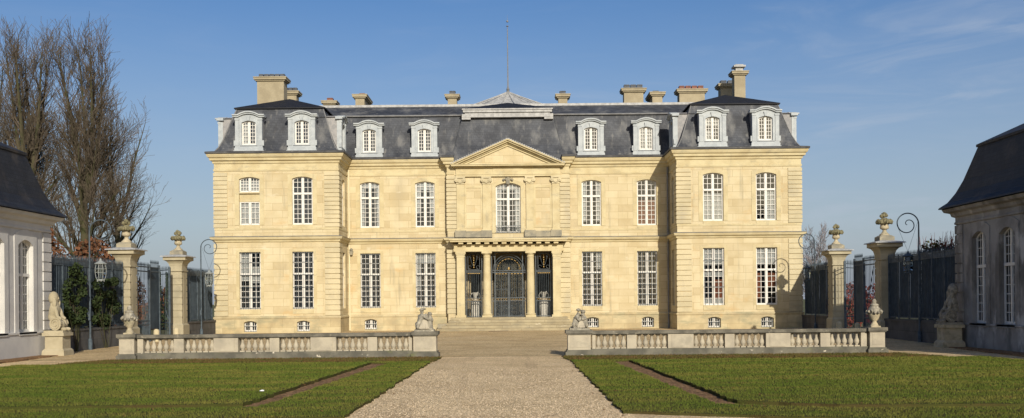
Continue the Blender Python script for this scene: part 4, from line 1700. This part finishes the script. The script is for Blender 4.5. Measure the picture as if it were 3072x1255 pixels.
def gate(s):
    side = 'left' if s < 0 else 'right'
    t = thing('gate_leaf', f'closed {side} gate leaf, spiked bars and blue grey sheet, beside the near {side} pier', 'gate', (s * XF, 51, 0), 'iron gate leaves')
    b = MB()
    pickets(b, s * XF, 49.2, 51.5, .1, 4.0, .19, .016)
    pickets(b, s * XF, 49.3, 51.4, .1, 1.2, .19, .012, False)
    for z in (.2, 1.0, 1.2, 3.72, 3.95):
        b.box(s * XF - .02, s * XF + .02, 49.15, 51.6, z - .03, z + .03)
    b.tube([(s * XF, 51.5, .9), (s * XF, 50.1, 3.6)], .02, 5)
    b.build('bars', IRON, t)
    b = MB()
    b.box(s * XF - .05, s * XF + .05, 51.5, 51.62, 0, 4.1)
    b.box(s * XF - .05, s * XF + .05, 52.9, 53.0, .0, 4.1)
    pickets(b, s * XF, 51.75, 52.9, 3.95, 4.15, .14, .014)
    b.box(s * XF - .03, s * XF + .03, 51.6, 52.95, 3.72, 3.78)
    b.box(s * XF - .03, s * XF + .03, 51.6, 52.95, 3.92, 3.98)
    b.build('frame', IRON, t)
    b = MB()
    b.box(s * XF - .01, s * XF + .01, 51.62, 52.9, .75, 3.92)
    b.build('sheet_panel', PANEL, t)
    t = thing('gate_leaf', f'open {side} gate leaf, thin bars with diagonal brace, beside the far {side} pier', 'gate', (s * XF, 56, 0), 'iron gate leaves')
    b = MB()
    # swung outwards
    p0 = Vector((s * XF, 54.6, 0))
    p1 = Vector((s * (XF + 1.1), 55.9, 0))
    for k in range(9):
        p = p0.lerp(p1, k / 8)
        b.tube([(p.x, p.y, .15), (p.x, p.y, 3.95)], .014, 4)
        b.tube([(p.x, p.y, 3.95), (p.x, p.y, 4.0), (p.x, p.y, 4.15)], [.014, .03, .003], 4)
    for z in (.2, 1.0, 3.7, 3.92):
        b.tube([(p0.x, p0.y, z), (p1.x, p1.y, z)], .025, 4)
    b.tube([(p0.x, p0.y, .9), (p1.x, p1.y, 3.0)], .022, 4)
    b.build('bars', IRON, t)
    b = MB()
    b.box(s * XF - .05, s * XF + .05, 54.5, 54.62, 0, 4.05)
    b.box(s * XF - .05, s * XF + .05, 55.6, 56.45, .7, 3.9)
    b.build('frame', IRON, t)
    for k, y in enumerate((51.55, 54.55)):
        o = thing('stone_bollard', f'small pale stone stop post at the foot of the {"near" if k == 0 else "far"} {side} gate leaf', 'bollard', (s * (XF - .35), y, 0), 'stone stops at the gates')
        b = MB()
        b.lathe([(.15, -.05), (.15, .62), (.13, .70), (.05, .75)], (0, 0, 0), 10)
        b.build('post', QUOIN, o, (s * (XF - .35), y, 0), smooth=True)


gate(-1)
gate(1)


# ------------------------------------------------------------------ LAMPS
def lamp(s, y, label, ztop):
    x = s * 18.22
    t = thing('crook_lamp', label, 'lamp post', (x, y, 0), 'crook lamp posts')
    f = -s
    r0 = .48
    pts = [(0, 0, 0), (0, 0, 2), (0, 0, ztop - r0 - .3)]
    cx, cz = f * r0, ztop - r0
    n = 60
    tot = math.pi * 2 * 1.62
    for k in range(n + 1):
        q = k / n
        a = math.pi - tot * q
        r = r0 * (1 - q) ** .75 if q > .28 else r0 * (1 - .28 * 0)
        if q > .28:
            r = r0 * (1 - (q - .28) / .72 * .93)
        pts.append((cx - f * 0 + f * r * math.cos(a), 0, cz + r * math.sin(a)))
    rad = [.045, .04, .035] + [.030 - .014 * k / n for k in range(n + 1)]
    b = MB()
    b.tube(pts, rad, 7)
    b.lathe([(.09, 0), (.09, .5), (.06, .55)], (0, 0, 0), 10)
    b.build('post', IRON, t, (x, y, 0), smooth=True)
    lx, lz = cx, 3.12
    b = MB()
    b.tube([(cx - f * -r0 * .98, 0, cz - .05), (lx, 0, lz + .92)], .006, 4)
    b.tube([(.02 * f, 0, cz + .15), (lx, 0, lz + .92)], .006, 4)
    b.build('suspension_wires', IRONDK, t, (x, y, 0))
    # barrel lantern
    wid = [(.15, 0), (.21, .10), (.245, .32), (.245, .48), (.20, .68)]
    b = MB()
    b.lathe([(.16, -.04), (.17, -.02), (.17, .02), (.15, .03)], (lx, 0, lz), 8)
    b.lathe([(.20, .67), (.26, .69), (.27, .72), (.12, .80), (.05, .86), (.03, .94)], (lx, 0, lz), 8)
    for k in range(8):
        a = 2 * math.pi * k / 8
        b.tube([(lx + r * math.cos(a), r * math.sin(a), lz + z) for r, z in wid], .014, 4)
    for r, z in ((.247, .32), (.247, .48)):
        b.tube([(lx + r * math.cos(2 * math.pi * k / 8), r * math.sin(2 * math.pi * k / 8), lz + z) for k in range(9)], .011, 4)
    for k in range(6):
        a = 2 * math.pi * k / 6
        b.ball((lx + .15 * math.cos(a), .15 * math.sin(a), lz - .06), .025, n=6)
    la = b.build('lantern', IRON if s > 0 else material('pale_lantern_paint', (.27, .29, .28)), t, (x, y, 0))
    b = MB()
    vs, fs = [], []
    for r, z in wid:
        for k in range(8):
            a = 2 * math.pi * k / 8
            vs.append((lx + r * .97 * math.cos(a), r * .97 * math.sin(a), lz + z))
    for i in range(len(wid) - 1):
        for k in range(8):
            fs.append((i * 8 + k, i * 8 + (k + 1) % 8, (i + 1) * 8 + (k + 1) % 8, (i + 1) * 8 + k))
    b.add(vs, fs)
    b.build('lantern_glass', LGLASS, la)
    b = MB()
    b.box(-.045, .045, -.09, -.03, 1.35, 1.65)
    b.build('junction_box', IRON, t, (x, y, 0))


lamp(-1, 43.75, 'tall crook lamp post with pale lantern in front of the near left fence', 5.75)
lamp(1, 43.75, 'tall dark crook lamp post with spiral head in front of the shaded near right fence', 5.72)
lamp(-1, 59.1, 'crook lamp post with hanging lantern in front of the far left fence beside the chateau', 5.85)
lamp(1, 59.1, 'crook lamp post with hanging lantern in front of the far right fence beside the chateau', 5.85)

# ------------------------------------------------------------------ GROUND, LAWNS
b = MB()
b.add([(-3000, -40, -.06), (3000, -40, -.06), (3000, 6000, -.06), (-3000, 6000, -.06)], [(0, 1, 2, 3)])
struct(b.build('ground', FIELD))
b = MB()
vs, fs = [], []
ysg = [-5, 20, 36.5, 45, 61, 80]
zsg = [.0, .0, .0, .06, .165, .165]
for y, z in zip(ysg, zsg):
    vs += [(-19, y, z), (19, y, z)]
for i in range(len(ysg) - 1):
    fs.append((2 * i, 2 * i + 1, 2 * i + 3, 2 * i + 2))
b.add(vs[4:], [(0, 1, 3, 2), (2, 3, 5, 4), (4, 5, 7, 6)])
struct(b.build('courtyard', COURT))
b = MB()
b.add([(-19, -5, .0), (19, -5, .0), (19, 36.4, .0), (-19, 36.4, .0)], [(0, 1, 2, 3)])
struct(b.build('gravel_path', GRAVEL))
b = MB()
b.add([(-40, 49, .01), (-19, 49, .01), (-19, 57, .01), (-40, 57, .01), (19, 49, .01), (40, 49, .01), (40, 57, .01), (19, 57, .01)], [(0, 1, 2, 3), (4, 5, 6, 7)])
struct(b.build('side_path', COURT))


def ragged(poly, step=.25, jit=.035):
    out = []
    m = len(poly)
    for i in range(m):
        a, c = Vector(poly[i]), Vector(poly[(i + 1) % m])
        k = max(1, int((c - a).length / step))
        for j in range(k):
            p = a.lerp(c, j / k)
            out.append((p.x + random.uniform(-jit, jit), p.y + random.uniform(-jit, jit)))
    return out


def slab(name, poly, z, mat, kind='structure', jit=.05, zlow=-.02):
    pr = ragged(poly, jit=jit)
    b = MB()
    T = lambda u, d, v: (u, v, d)
    b.plate(pr, [], T, z, zlow)
    o = b.build(name, mat)
    struct(o, kind)
    return pr


def inside(poly, px, py):
    """vectorised point in polygon"""
    res = np.zeros(len(px), bool)
    n = len(poly)
    j = n - 1
    for i in range(n):
        xi, yi = poly[i]
        xj, yj = poly[j]
        c = ((yi > py) != (yj > py)) & (px < (xj - xi) * (py - yi) / (yj - yi + 1e-12) + xi)
        res ^= c
        j = i
    return res


LAWNZ = .05
lawns = []
for s in (-1, 1):
    mir = lambda pts: [(s * x, y) for x, y in (pts if s > 0 else list(reversed(pts)))]
    # border band along the drive and across the front, with the mown field inside
    band = mir([(2.42, 17.55), (16.6, 17.2), (16.6, 19.0), (4.35, 18.85), (4.02, 32.45), (16.2, 32.75), (16.2, 33.05), (2.32, 33.05)])
    b1 = mir(([(2.42, 17.6), (5.0, 16.6), (16.6, 13.6), (16.6, 17.5), (6.3, 17.8), (4.30, 18.7), (3.60, 32.35), (2.32, 33.05)] if s > 0 else
              [(2.42, 17.1), (16.6, 16.4), (16.6, 18.55), (4.35, 18.9), (3.60, 32.35), (2.32, 33.05)]))
    b2 = mir([(2.32, 33.05), (3.62, 32.35), (4.2, 32.55), (16.1, 32.65), (16.1, 33.05)])
    f1 = mir(([(4.72, 19.0), (6.4, 18.1), (15.6, 17.75), (15.6, 32.35), (4.2, 32.25)] if s > 0 else [(4.75, 19.2), (15.6, 18.8), (15.6, 32.35), (4.2, 32.25)]))
    side = mir([(15.75, 18.8), (16.6, 18.8), (16.4, 30.5), (15.9, 33.05), (15.75, 33.05)])
    for nm, pg, z in (('lawn', b1, .045), ('lawn', b2, .04), ('lawn', f1, .075), ('lawn', side, .045)):
        lawns.append((slab(nm, pg, z, SOIL), z))
    slab('earth_strip', mir([(3.5, 18.6), (6.2, 17.7), (16.0, 17.4), (16.0, 33.0), (3.5, 33.0)]), .008, EARTH, jit=0)
    v = mir([(2.25, 33.42), (15.0, 33.42), (14.2, 35.72), (2.15, 35.72)])
    lawns.append((slab('grass_verge', v, .03, SOIL), -.03))
    bed = mir([(17.2, 26), (18.35, 26), (18.35, 40), (17.6, 39.4), (17.4, 34)])
    slab('soil_bed', bed, .05, EARTH, jit=.06)

rng = np.random.default_rng(5)


def blades(name, mat, polys, dens_near, dens_far, hgt):
    V, n = [], 0
    for poly, z in polys:
        xs = [p[0] for p in poly]
        ys = [p[1] for p in poly]
        area = (max(xs) - min(xs)) * (max(ys) - min(ys))
        m = int(area * dens_near)
        px = rng.uniform(min(xs), max(xs), m)
        py = rng.uniform(min(ys), max(ys), m)
        keep = rng.random(m) < np.clip((dens_far + (dens_near - dens_far) * (34 - py) / 17) / dens_near, .0, 1)
        keep &= np.abs(px - CAMX) < py * .60 + 2.0
        px, py = px[keep], py[keep]
        ok = inside(poly, px, py)
        px, py = px[ok], py[ok]
        m = len(px)
        zz = abs(z) + 0 * px
        a = rng.uniform(0, 2 * math.pi, m)
        h = hgt * rng.uniform(.5, 1.35, m)
        w = (.006 + .0007 * (py - 17)) * rng.uniform(.7, 1.4, m)
        lx, ly = rng.normal(0, .45, m) * h, rng.normal(0, .45, m) * h
        p0 = np.stack([px - np.cos(a) * w, py - np.sin(a) * w, zz - .01], 1)
        p1 = np.stack([px + np.cos(a) * w, py + np.sin(a) * w, zz - .01], 1)
        p2 = np.stack([px + lx, py + ly, zz + h], 1)
        V.append(np.stack([p0, p1, p2], 1).reshape(-1, 3))
    V = np.concatenate(V)
    nt = len(V) // 3
    me = bpy.data.meshes.new(name)
    me.vertices.add(len(V))
    me.vertices.foreach_set('co', V.ravel())
    me.loops.add(nt * 3)
    me.loops.foreach_set('vertex_index', np.arange(nt * 3, dtype=np.int32))
    me.polygons.add(nt)
    me.polygons.foreach_set('loop_start', np.arange(0, nt * 3, 3, dtype=np.int32))
    me.update()
    me.validate()
    me.materials.append(mat)
    o = place(name, me)
    struct(o, 'stuff')
    return o


o = blades('grass', GRASS, [l for l in lawns if l[1] > 0], 1150, 520, .030)
tag(o, 'short mown green grass covering both lawns beside the drive', 'grass', kind='stuff')
o = blades('dry_grass', GRASSDRY, [l for l in lawns if l[1] < 0], 500, 500, .045)
tag(o, 'dry brownish grass at the foot of both balustrades', 'grass', kind='stuff')


def pebbles():
    V, F = [], []
    m = 9000
    py = 16.6 + (rng.random(m) ** 1.6) * 13
    px = rng.uniform(-2.4, 2.6, m)
    r = rng.uniform(.006, .017, m)
    base = np.array([(1, 0, 0), (0, 1, 0), (-1, 0, 0), (0, -1, 0), (0, 0, 1)], float)
    P = base[None] * r[:, None, None] * rng.uniform(.6, 1.3, (m, 5, 1))
    P[:, :, 0] += px[:, None]
    P[:, :, 1] += py[:, None]
    fs = np.array([(0, 1, 4), (1, 2, 4), (2, 3, 4), (3, 0, 4)])
    idx = (np.arange(m)[:, None, None] * 5 + fs[None]).reshape(-1)
    nt = m * 4
    me = bpy.data.meshes.new('pebbles')
    me.vertices.add(m * 5)
    me.vertices.foreach_set('co', P.reshape(-1))
    me.loops.add(nt * 3)
    me.loops.foreach_set('vertex_index', idx.astype(np.int32))
    me.polygons.add(nt)
    me.polygons.foreach_set('loop_start', np.arange(0, nt * 3, 3, dtype=np.int32))
    me.update()
    me.validate()
    me.materials.append(material('loose_pebbles', (.76, .61, .41), (.54, .41, .26), 40, 1.))
    tag(place('pebbles', me), 'loose pale pebbles scattered over the gravel drive', 'pebbles', kind='stuff')


pebbles()
b = MB()
lrr = random.Random(31)
lv, lf = [], []
for k in range(420):
    y = lrr.uniform(17, 35)
    x = lrr.choice((-1, 1)) * lrr.uniform(2.0, 14)
    a, q = lrr.uniform(0, 6.28), lrr.uniform(.018, .04)
    o = len(lv)
    z = .095 if abs(x) > 2.45 else .02
    lv += [(x + q * math.cos(a), y + q * math.sin(a), z), (x - q * .6 * math.sin(a), y + q * .6 * math.cos(a), z + .02), (x - q * math.cos(a), y - q * math.sin(a), z + .005),
           (x + q * .6 * math.sin(a), y - q * .6 * math.cos(a), z + .015)]
    lf.append((o, o + 1, o + 2, o + 3))
b.add(lv, lf)
tag(b.build('fallen_leaves', LEAFB), 'scattered small brown fallen leaves on the lawns', 'leaves', kind='stuff')
b = MB()
b.add([(-5.05, 21.66, .105), (-4.96, 21.69, .10), (-4.97, 21.75, .12), (-5.06, 21.72, .11), (-5.01, 21.71, .128)], [(0, 1, 4), (1, 2, 4), (2, 3, 4), (3, 0, 4)])
tag(b.build('paper_scrap', PAPER), 'small crumpled scrap of white paper lying on the left lawn', 'litter')


# ------------------------------------------------------------------ TREES AND SHRUBS
class Tree:
    def __init__(self, seed):
        self.r = random.Random(seed)
        self.thick, self.thin = MB(), MB()

    def branch(self, p, d, L, r, lev, prm):
        rr = self.r
        n = prm['seg'][lev]
        pts, dirs, rad = [p.copy()], [d.copy()], [r]
        q = p.copy()
        dd = d.copy()
        for i in range(n):
            dd = (dd + Vector((rr.gauss(0, prm['wob'][lev]), rr.gauss(0, prm['wob'][lev]), rr.gauss(0, prm['wob'][lev]) * .6 + prm['up'][lev]))).normalized()
            q = q + dd * (L / n)
            pts.append(q.copy())
            dirs.append(dd.copy())
            rad.append(max(prm['rmin'], r * (1 - (i + 1) / n * prm['tap'][lev])))
        (self.thick if lev <= prm['thick'] else self.thin).tube(pts, rad, prm['sides'][lev])
        if lev + 1 >= len(prm['n']):
            return
        m = prm['n'][lev + 1]
        m = max(1, int(m * min(1.25, max(.5, L / prm['Lref'][lev])) + rr.random()))
        for k in range(m):
            f = prm['from'][lev] + (1 - prm['from'][lev]) * (k + rr.random()) / m
            i = min(n - 1, int(f * n))
            t = f * n - i
            base = pts[i].lerp(pts[i + 1], t)
            dr = dirs[min(i + 1, n)]
            ax = dr.orthogonal().normalized()
            ax = Matrix.Rotation(rr.uniform(0, 2 * math.pi), 3, dr) @ ax
            ang = R(rr.uniform(*prm['ang'][lev + 1]))
            nd = (Matrix.Rotation(ang, 3, ax) @ dr).normalized()
            if nd.z < prm['minz'][lev + 1]:
                nd.z = prm['minz'][lev + 1] + rr.random() * .1
                nd.normalize()
            ln = prm['len'][lev + 1] * rr.uniform(.65, 1.2) * (1 - prm['short'][lev + 1] * f)
            self.branch(base, nd, ln, max(prm['rmin'], rad[i] * prm['rr'][lev + 1]), lev + 1, prm)


def bare_tree(seed, x, y, H, label, name='bare_tree', leaders=4, scale=1., twig=None, nmul=1., lean=0., rm=.0105, group=None, trunk=.42, lowfan=True):
    t = thing(name, label, 'tree', (x, y, 0), group)
    tr = Tree(seed)
    S = H / 22.
    prm = dict(seg=[6, 7, 6, 5, 3], wob=[.03, .035, .05, .06, .08], up=[.05, .07, .05, .05, .03], tap=[.45, .85, .88, .88, .7], rmin=rm,
               thick=1, sides=[8, 6, 4, 3, 3], n=[1, int(16 * nmul), int(14 * nmul), int(9 * nmul), int(6 * nmul)], Lref=[10 * S, 9 * S, 4 * S, 2 * S],
               ang=[(0, 0), (18, 54), (14, 40), (14, 38), (16, 42)], minz=[0, .15, .0, -.1, -.3],
               len=[0, 7.0 * S, 3.6 * S, 1.9 * S, 1.05 * S], short=[0, .1, .5, .45, .2], rr=[0, .5, .5, .55, .6])
    prm['from'] = [.30, .18, .15, .1]
    r = trunk * S
    p = Vector((x, y, -.3))
    tr.branch(p, Vector((lean, 0, 1)).normalized(), H * .52, r, 0, prm)
    # leaders continue from the top of the trunk
    top = Vector((x + lean * H * .5, y, H * .44))
    for k in range(leaders):
        a = 2 * math.pi * k / leaders + .5
        d = Vector((math.cos(a) * .22, math.sin(a) * .22, 1)).normalized()
        tr.branch(top, d, H * .50, r * .45, 1, prm)
    tr.thick.build('trunk', BARK, t, smooth=True)
    tr.thin.build('crown', twig or TWIG, t)
    return t


G = 'tall bare trees behind the left outbuilding'
bare_tree(11, -31.7, 75, 22.2, 'tall bare tree nearest the gate with one straight fan shaped crown', leaders=6, group=G, nmul=1.1)
bare_tree(29, -35.7, 74, 22.0, 'broad bare tree with several low forking stems behind the left outbuilding', leaders=6, group=G, nmul=1.0, trunk=.5)
bare_tree(37, -40.6, 76, 22.0, 'bare tree cut by the left edge of the photo', leaders=4, group=G, nmul=.85)
bare_tree(41, -37.5, 95, 21.0, 'bare tree farthest back, showing through the crowns of the nearer ones', leaders=3, nmul=.7, group=G)
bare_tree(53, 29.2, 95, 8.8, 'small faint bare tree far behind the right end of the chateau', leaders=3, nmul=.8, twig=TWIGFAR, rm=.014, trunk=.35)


def leaf_mass(mb, blobs, n, size, seed, shape=1.):
    rr = random.Random(seed)
    vs, fs = [], []
    for (c, rx, ry, rz) in blobs:
        for k in range(n):
            while True:
                u = Vector((rr.uniform(-1, 1), rr.uniform(-1, 1), rr.uniform(-1, 1)))
                if .25 < u.length < 1:
                    break
            u = u * (u.length ** -.35)
            p = Vector((c[0] + u.x * rx, c[1] + u.y * ry, c[2] + u.z * rz))
            a = Vector((rr.gauss(0, 1), rr.gauss(0, 1), rr.gauss(0, 1))).normalized()
            e = a.orthogonal().normalized()
            e = Matrix.Rotation(rr.uniform(0, 6.28), 3, a) @ e
            h = a.cross(e)
            s = size * rr.uniform(.6, 1.4)
            o = len(vs)
            vs += [p - e * s * .5, p + h * s * .45 * shape, p + e * s * .5, p - h * s * .45 * shape]
            fs.append((o, o + 1, o + 2, o + 3))
    mb.add(vs, fs)


def shrub(name, label, cat, x, y, blobs, n, size, seed, mat, stem=True, group=None, stemmat=None):
    t = thing(name, label, cat, (x, y, 0), group)
    b = MB()
    leaf_mass(b, blobs, n, size, seed)
    b.build('foliage', mat, t)
    if stem:
        b = MB()
        rr = random.Random(seed)
        for (c, rx, ry, rz) in blobs:
            for k in range(1 if name == 'climbing_shrub' else 5):
                b.tube([(x + rr.uniform(-.15, .15), y, -.05), (c[0] + rr.uniform(-.5, .5) * rx, c[1] + rr.uniform(-.4, .4) * ry, c[2]),
                        (c[0] + rr.uniform(-.8, .8) * rx, c[1] + rr.uniform(-.6, .6) * ry, c[2] + rz * rr.uniform(.4, 1.15))], [.014, .010, .005], 4)
        b.build('stem', stemmat or BARK, t)
    return t


# climbing shrubs on the near left fence
crr = random.Random(4)
for lab, ya, yb, za, zb, sd in (('dark green climber on the near left fence beside the sphinx', 41.6, 43.2, 1.2, 3.6, 3),
                                ('dark green climber on the near left fence right of the lamp post', 44.2, 46.6, 1.0, 3.2, 5)):
    bl = []
    for k in range(15):
        y, z = crr.uniform(ya, yb), crr.uniform(za, zb)
        bl.append(((-18.34 + crr.uniform(0, .1), y, z), .08 + crr.uniform(0, .08), crr.uniform(.25, .55), crr.uniform(.18, .4)))
    shrub('climbing_shrub', lab, 'shrub', -18.28, (ya + yb) / 2, bl, 110, .13, sd, LEAFG, group='climbers on the left fence')

# shrubs behind the left fence
for k, (x, y, top, w, mat, lab) in enumerate((
        (-22.5, 46.5, 5.4, 1.3, LEAFO, 'olive green clipped bush behind the near left fence'),
        (-23.8, 50.5, 6.7, 1.7, LEAFB, 'tall rust brown leafy bush behind the left outbuilding corner'),
        (-21.2, 51.8, 5.6, 1.4, LEAFB, 'lower rust brown leafy bush beside the near left pier'),
        (-25.5, 54, 6.9, 1.8, LEAFB, 'rust brown bush at the foot of the bare trees'))):
    bl = [((x, y, top * .3), w, w, top * .32), ((x + .3, y, top * .58), w * .9, w * .9, top * .26), ((x - .3, y, top * .82), w * .65, w * .65, top * .17)]
    shrub('hedge_bush' if mat is LEAFO else 'beech_bush', lab, 'bush', x, y, bl, 900, .16, 60 + k, mat)
# dark undergrowth seen through the left gate
for k, (x, y, top) in enumerate(((-29, 82, 3.4), (-26.0, 80, 3.0), (-33.5, 86, 4.4), (-23, 84, 2.9), (-37.5, 80, 5.0))):
    shrub('dark_bush', ['dark twiggy bush seen through the middle of the left gate', 'dark twiggy bush seen at the far side of the left gate',
                        'dark tall bush behind the gate and near left pier', 'dark low bush behind the far left fence', 'dark tall bush at the foot of the bare trees'][k], 'bush', x, y,
          [((x, y, top * .4), 2.0, 1.5, top * .42), ((x + .6, y, top * .7), 1.3, 1.2, top * .3)], 700, .22, 80 + k, LEAFG if k % 2 else LEAFB, group='bushes seen through the left gate')
for k, (x, y, h) in enumerate(((-27.6, 80, 4.6), (-28.6, 81, 5.0))):
    t = thing('conifer', ['narrow dark conifer seen through the left gate bars', 'slightly taller narrow dark conifer seen through the left gate bars'][k], 'tree', (x, y, 0))
    b = MB()
    leaf_mass(b, [((x, y, h * q), .38 * (1.12 - q), .38 * (1.12 - q), h * .14) for q in (.15, .32, .5, .68, .86)], 200, .16, 90 + k)
    b.build('crown', LEAFG, t)
    b = MB()
    b.tube([(x, y, 0), (x, y, h)], [.1, .02], 5)
    b.build('trunk', BARK, t)
# right: tall dark hedge with reddish twig ends behind the near fence, red growth behind the gate
bl = [((20.8, 42.2 + 1.3 * k, 2.4), .8, .9, 2.35 + .18 * math.sin(k * 1.7)) for k in range(6)]
shrub('clipped_hedge', 'tall dark clipped hedge with twiggy reddish top behind the shaded right fence', 'hedge', 20.8, 45, bl, 1100, .15, 101, LEAFO)
for k, (x, y, top) in enumerate(((22.9, 66, 3.1), (21.6, 64, 3.0), (24.9, 67, 3.1))):
    shrub('red_shrub', ['red twigged shrub seen through the right gate next to the sheet panel', 'red twigged shrub seen through the right gate beside the far pier', 'red twigged shrub seen between the right gate and the near pier'][k],
          'shrub', x, y, [((x, y, top * .5), 1.3, 1.0, top * .5)], 900, .16, 110 + k, LEAFR, group='red shrubs behind the right gate')
    
rr = random.Random(9)
b = MB()
for k in range(260):
    x, y = 20.8 + rr.uniform(-.6, .6), rr.uniform(41.5, 49)
    z = 4.55 + rr.uniform(-.2, .1)
    b.tube([(x, y, z - .4), (x + rr.gauss(0, .12), y + rr.gauss(0, .12), z + rr.uniform(.1, .55))], [.012, .005], 3)
hedge = [o for o in bpy.data.objects if o.name.startswith('clipped_hedge')][0]
b.build('twig_ends', LEAFR, hedge)

# ------------------------------------------------------------------ LIGHT, SKY, CAMERA
SX, SZ = .235, .43
sun_from = Vector((SX, -1, SZ)).normalized()
elev = math.asin(sun_from.z)
azim = math.atan2(sun_from.x, sun_from.y)
ld = bpy.data.lights.new('sun', 'SUN')
ld.energy = 4.6
ld.angle = R(.53)
ld.color = (1, .92, .79)
lo = bpy.data.objects.new('sun', ld)
COL.objects.link(lo)
lo.rotation_euler = sun_from.to_track_quat('Z', 'Y').to_euler()
lo.location = sun_from * 100

w = bpy.data.worlds.new('World')
scene.world = w
w.use_nodes = True
t = NT(w.node_tree)
bg = t.n['Background']
sky = t.node('ShaderNodeTexSky', sky_type='NISHITA')
sky.sun_disc = False
sky.sun_elevation = elev
sky.sun_rotation = azim
sky.altitude = 50
sky.air_density = 1.0
sky.dust_density = 1.6
sky.ozone_density = 1.6
geo = t.node('ShaderNodeTexCoord').outputs['Generated']
# thin high cirrus, denser to the right
warp = t.noise(t.vmul(geo, (2.2, 2.2, 9)), 1., 5, .6, .6)
fine = t.noise(t.vmul(geo, (6, 5, 34)), 1., 6, .6, 1.2)
sep = t.node('ShaderNodeSeparateXYZ')
t.link(geo, sep.inputs[0])
right = t.ramp(sep.outputs[0], -.15, .5, .15, 1.)
m1 = t.node('ShaderNodeMath', operation='MULTIPLY')
t.link(t.ramp(warp, .42, .72), m1.inputs[0])
t.link(t.ramp(fine, .38, .75), m1.inputs[1])
m2 = t.node('ShaderNodeMath', operation='MULTIPLY')
t.link(m1.outputs[0], m2.inputs[0])
t.link(right, m2.inputs[1])
m3 = t.node('ShaderNodeMath', operation='MULTIPLY')
t.link(m2.outputs[0], m3.inputs[0])
m3.inputs[1].default_value = .75
hs = t.node('ShaderNodeHueSaturation')
hs.inputs['Saturation'].default_value = 1.38
hs.inputs['Hue'].default_value = .512
t.link(sky.outputs[0], hs.inputs['Color'])
hz = t.mix(t.ramp(sep.outputs[2], -.02, .36, .72, 0), hs.outputs[0], (3.6, 4.1, 5.3))
cl = t.mix(m3.outputs[0], hz, (4.6, 5.2, 6.2))
t.link(cl, bg.inputs['Color'])
bg.inputs['Strength'].default_value = .102

cam = bpy.data.cameras.new('camera')
cam.sensor_width = 36
cam.sensor_fit = 'HORIZONTAL'
cam.lens = 36 * FPX / 3072
cam.shift_x = -(VPX - 1536) / 3072
cam.shift_y = (VPY - 627.5) / 3072
cam.clip_end = 20000
cam.clip_start = .1
co = bpy.data.objects.new('camera', cam)
COL.objects.link(co)
co.matrix_world = Matrix.Translation((CAMX, 0, EYE)) @ Matrix.Rotation(R(90), 4, 'X') @ Matrix.Rotation(-ROLL, 4, 'Z')
scene.camera = co

scene.view_settings.view_transform = 'Standard'
scene.view_settings.look = 'None'
scene.view_settings.exposure = 0
scene.view_settings.gamma = 1
scene.render.engine = 'CYCLES'
scene.cycles.max_bounces = 6
scene.cycles.diffuse_bounces = 3
scene.cycles.transparent_max_bounces = 12
scene.cycles.use_denoising = True
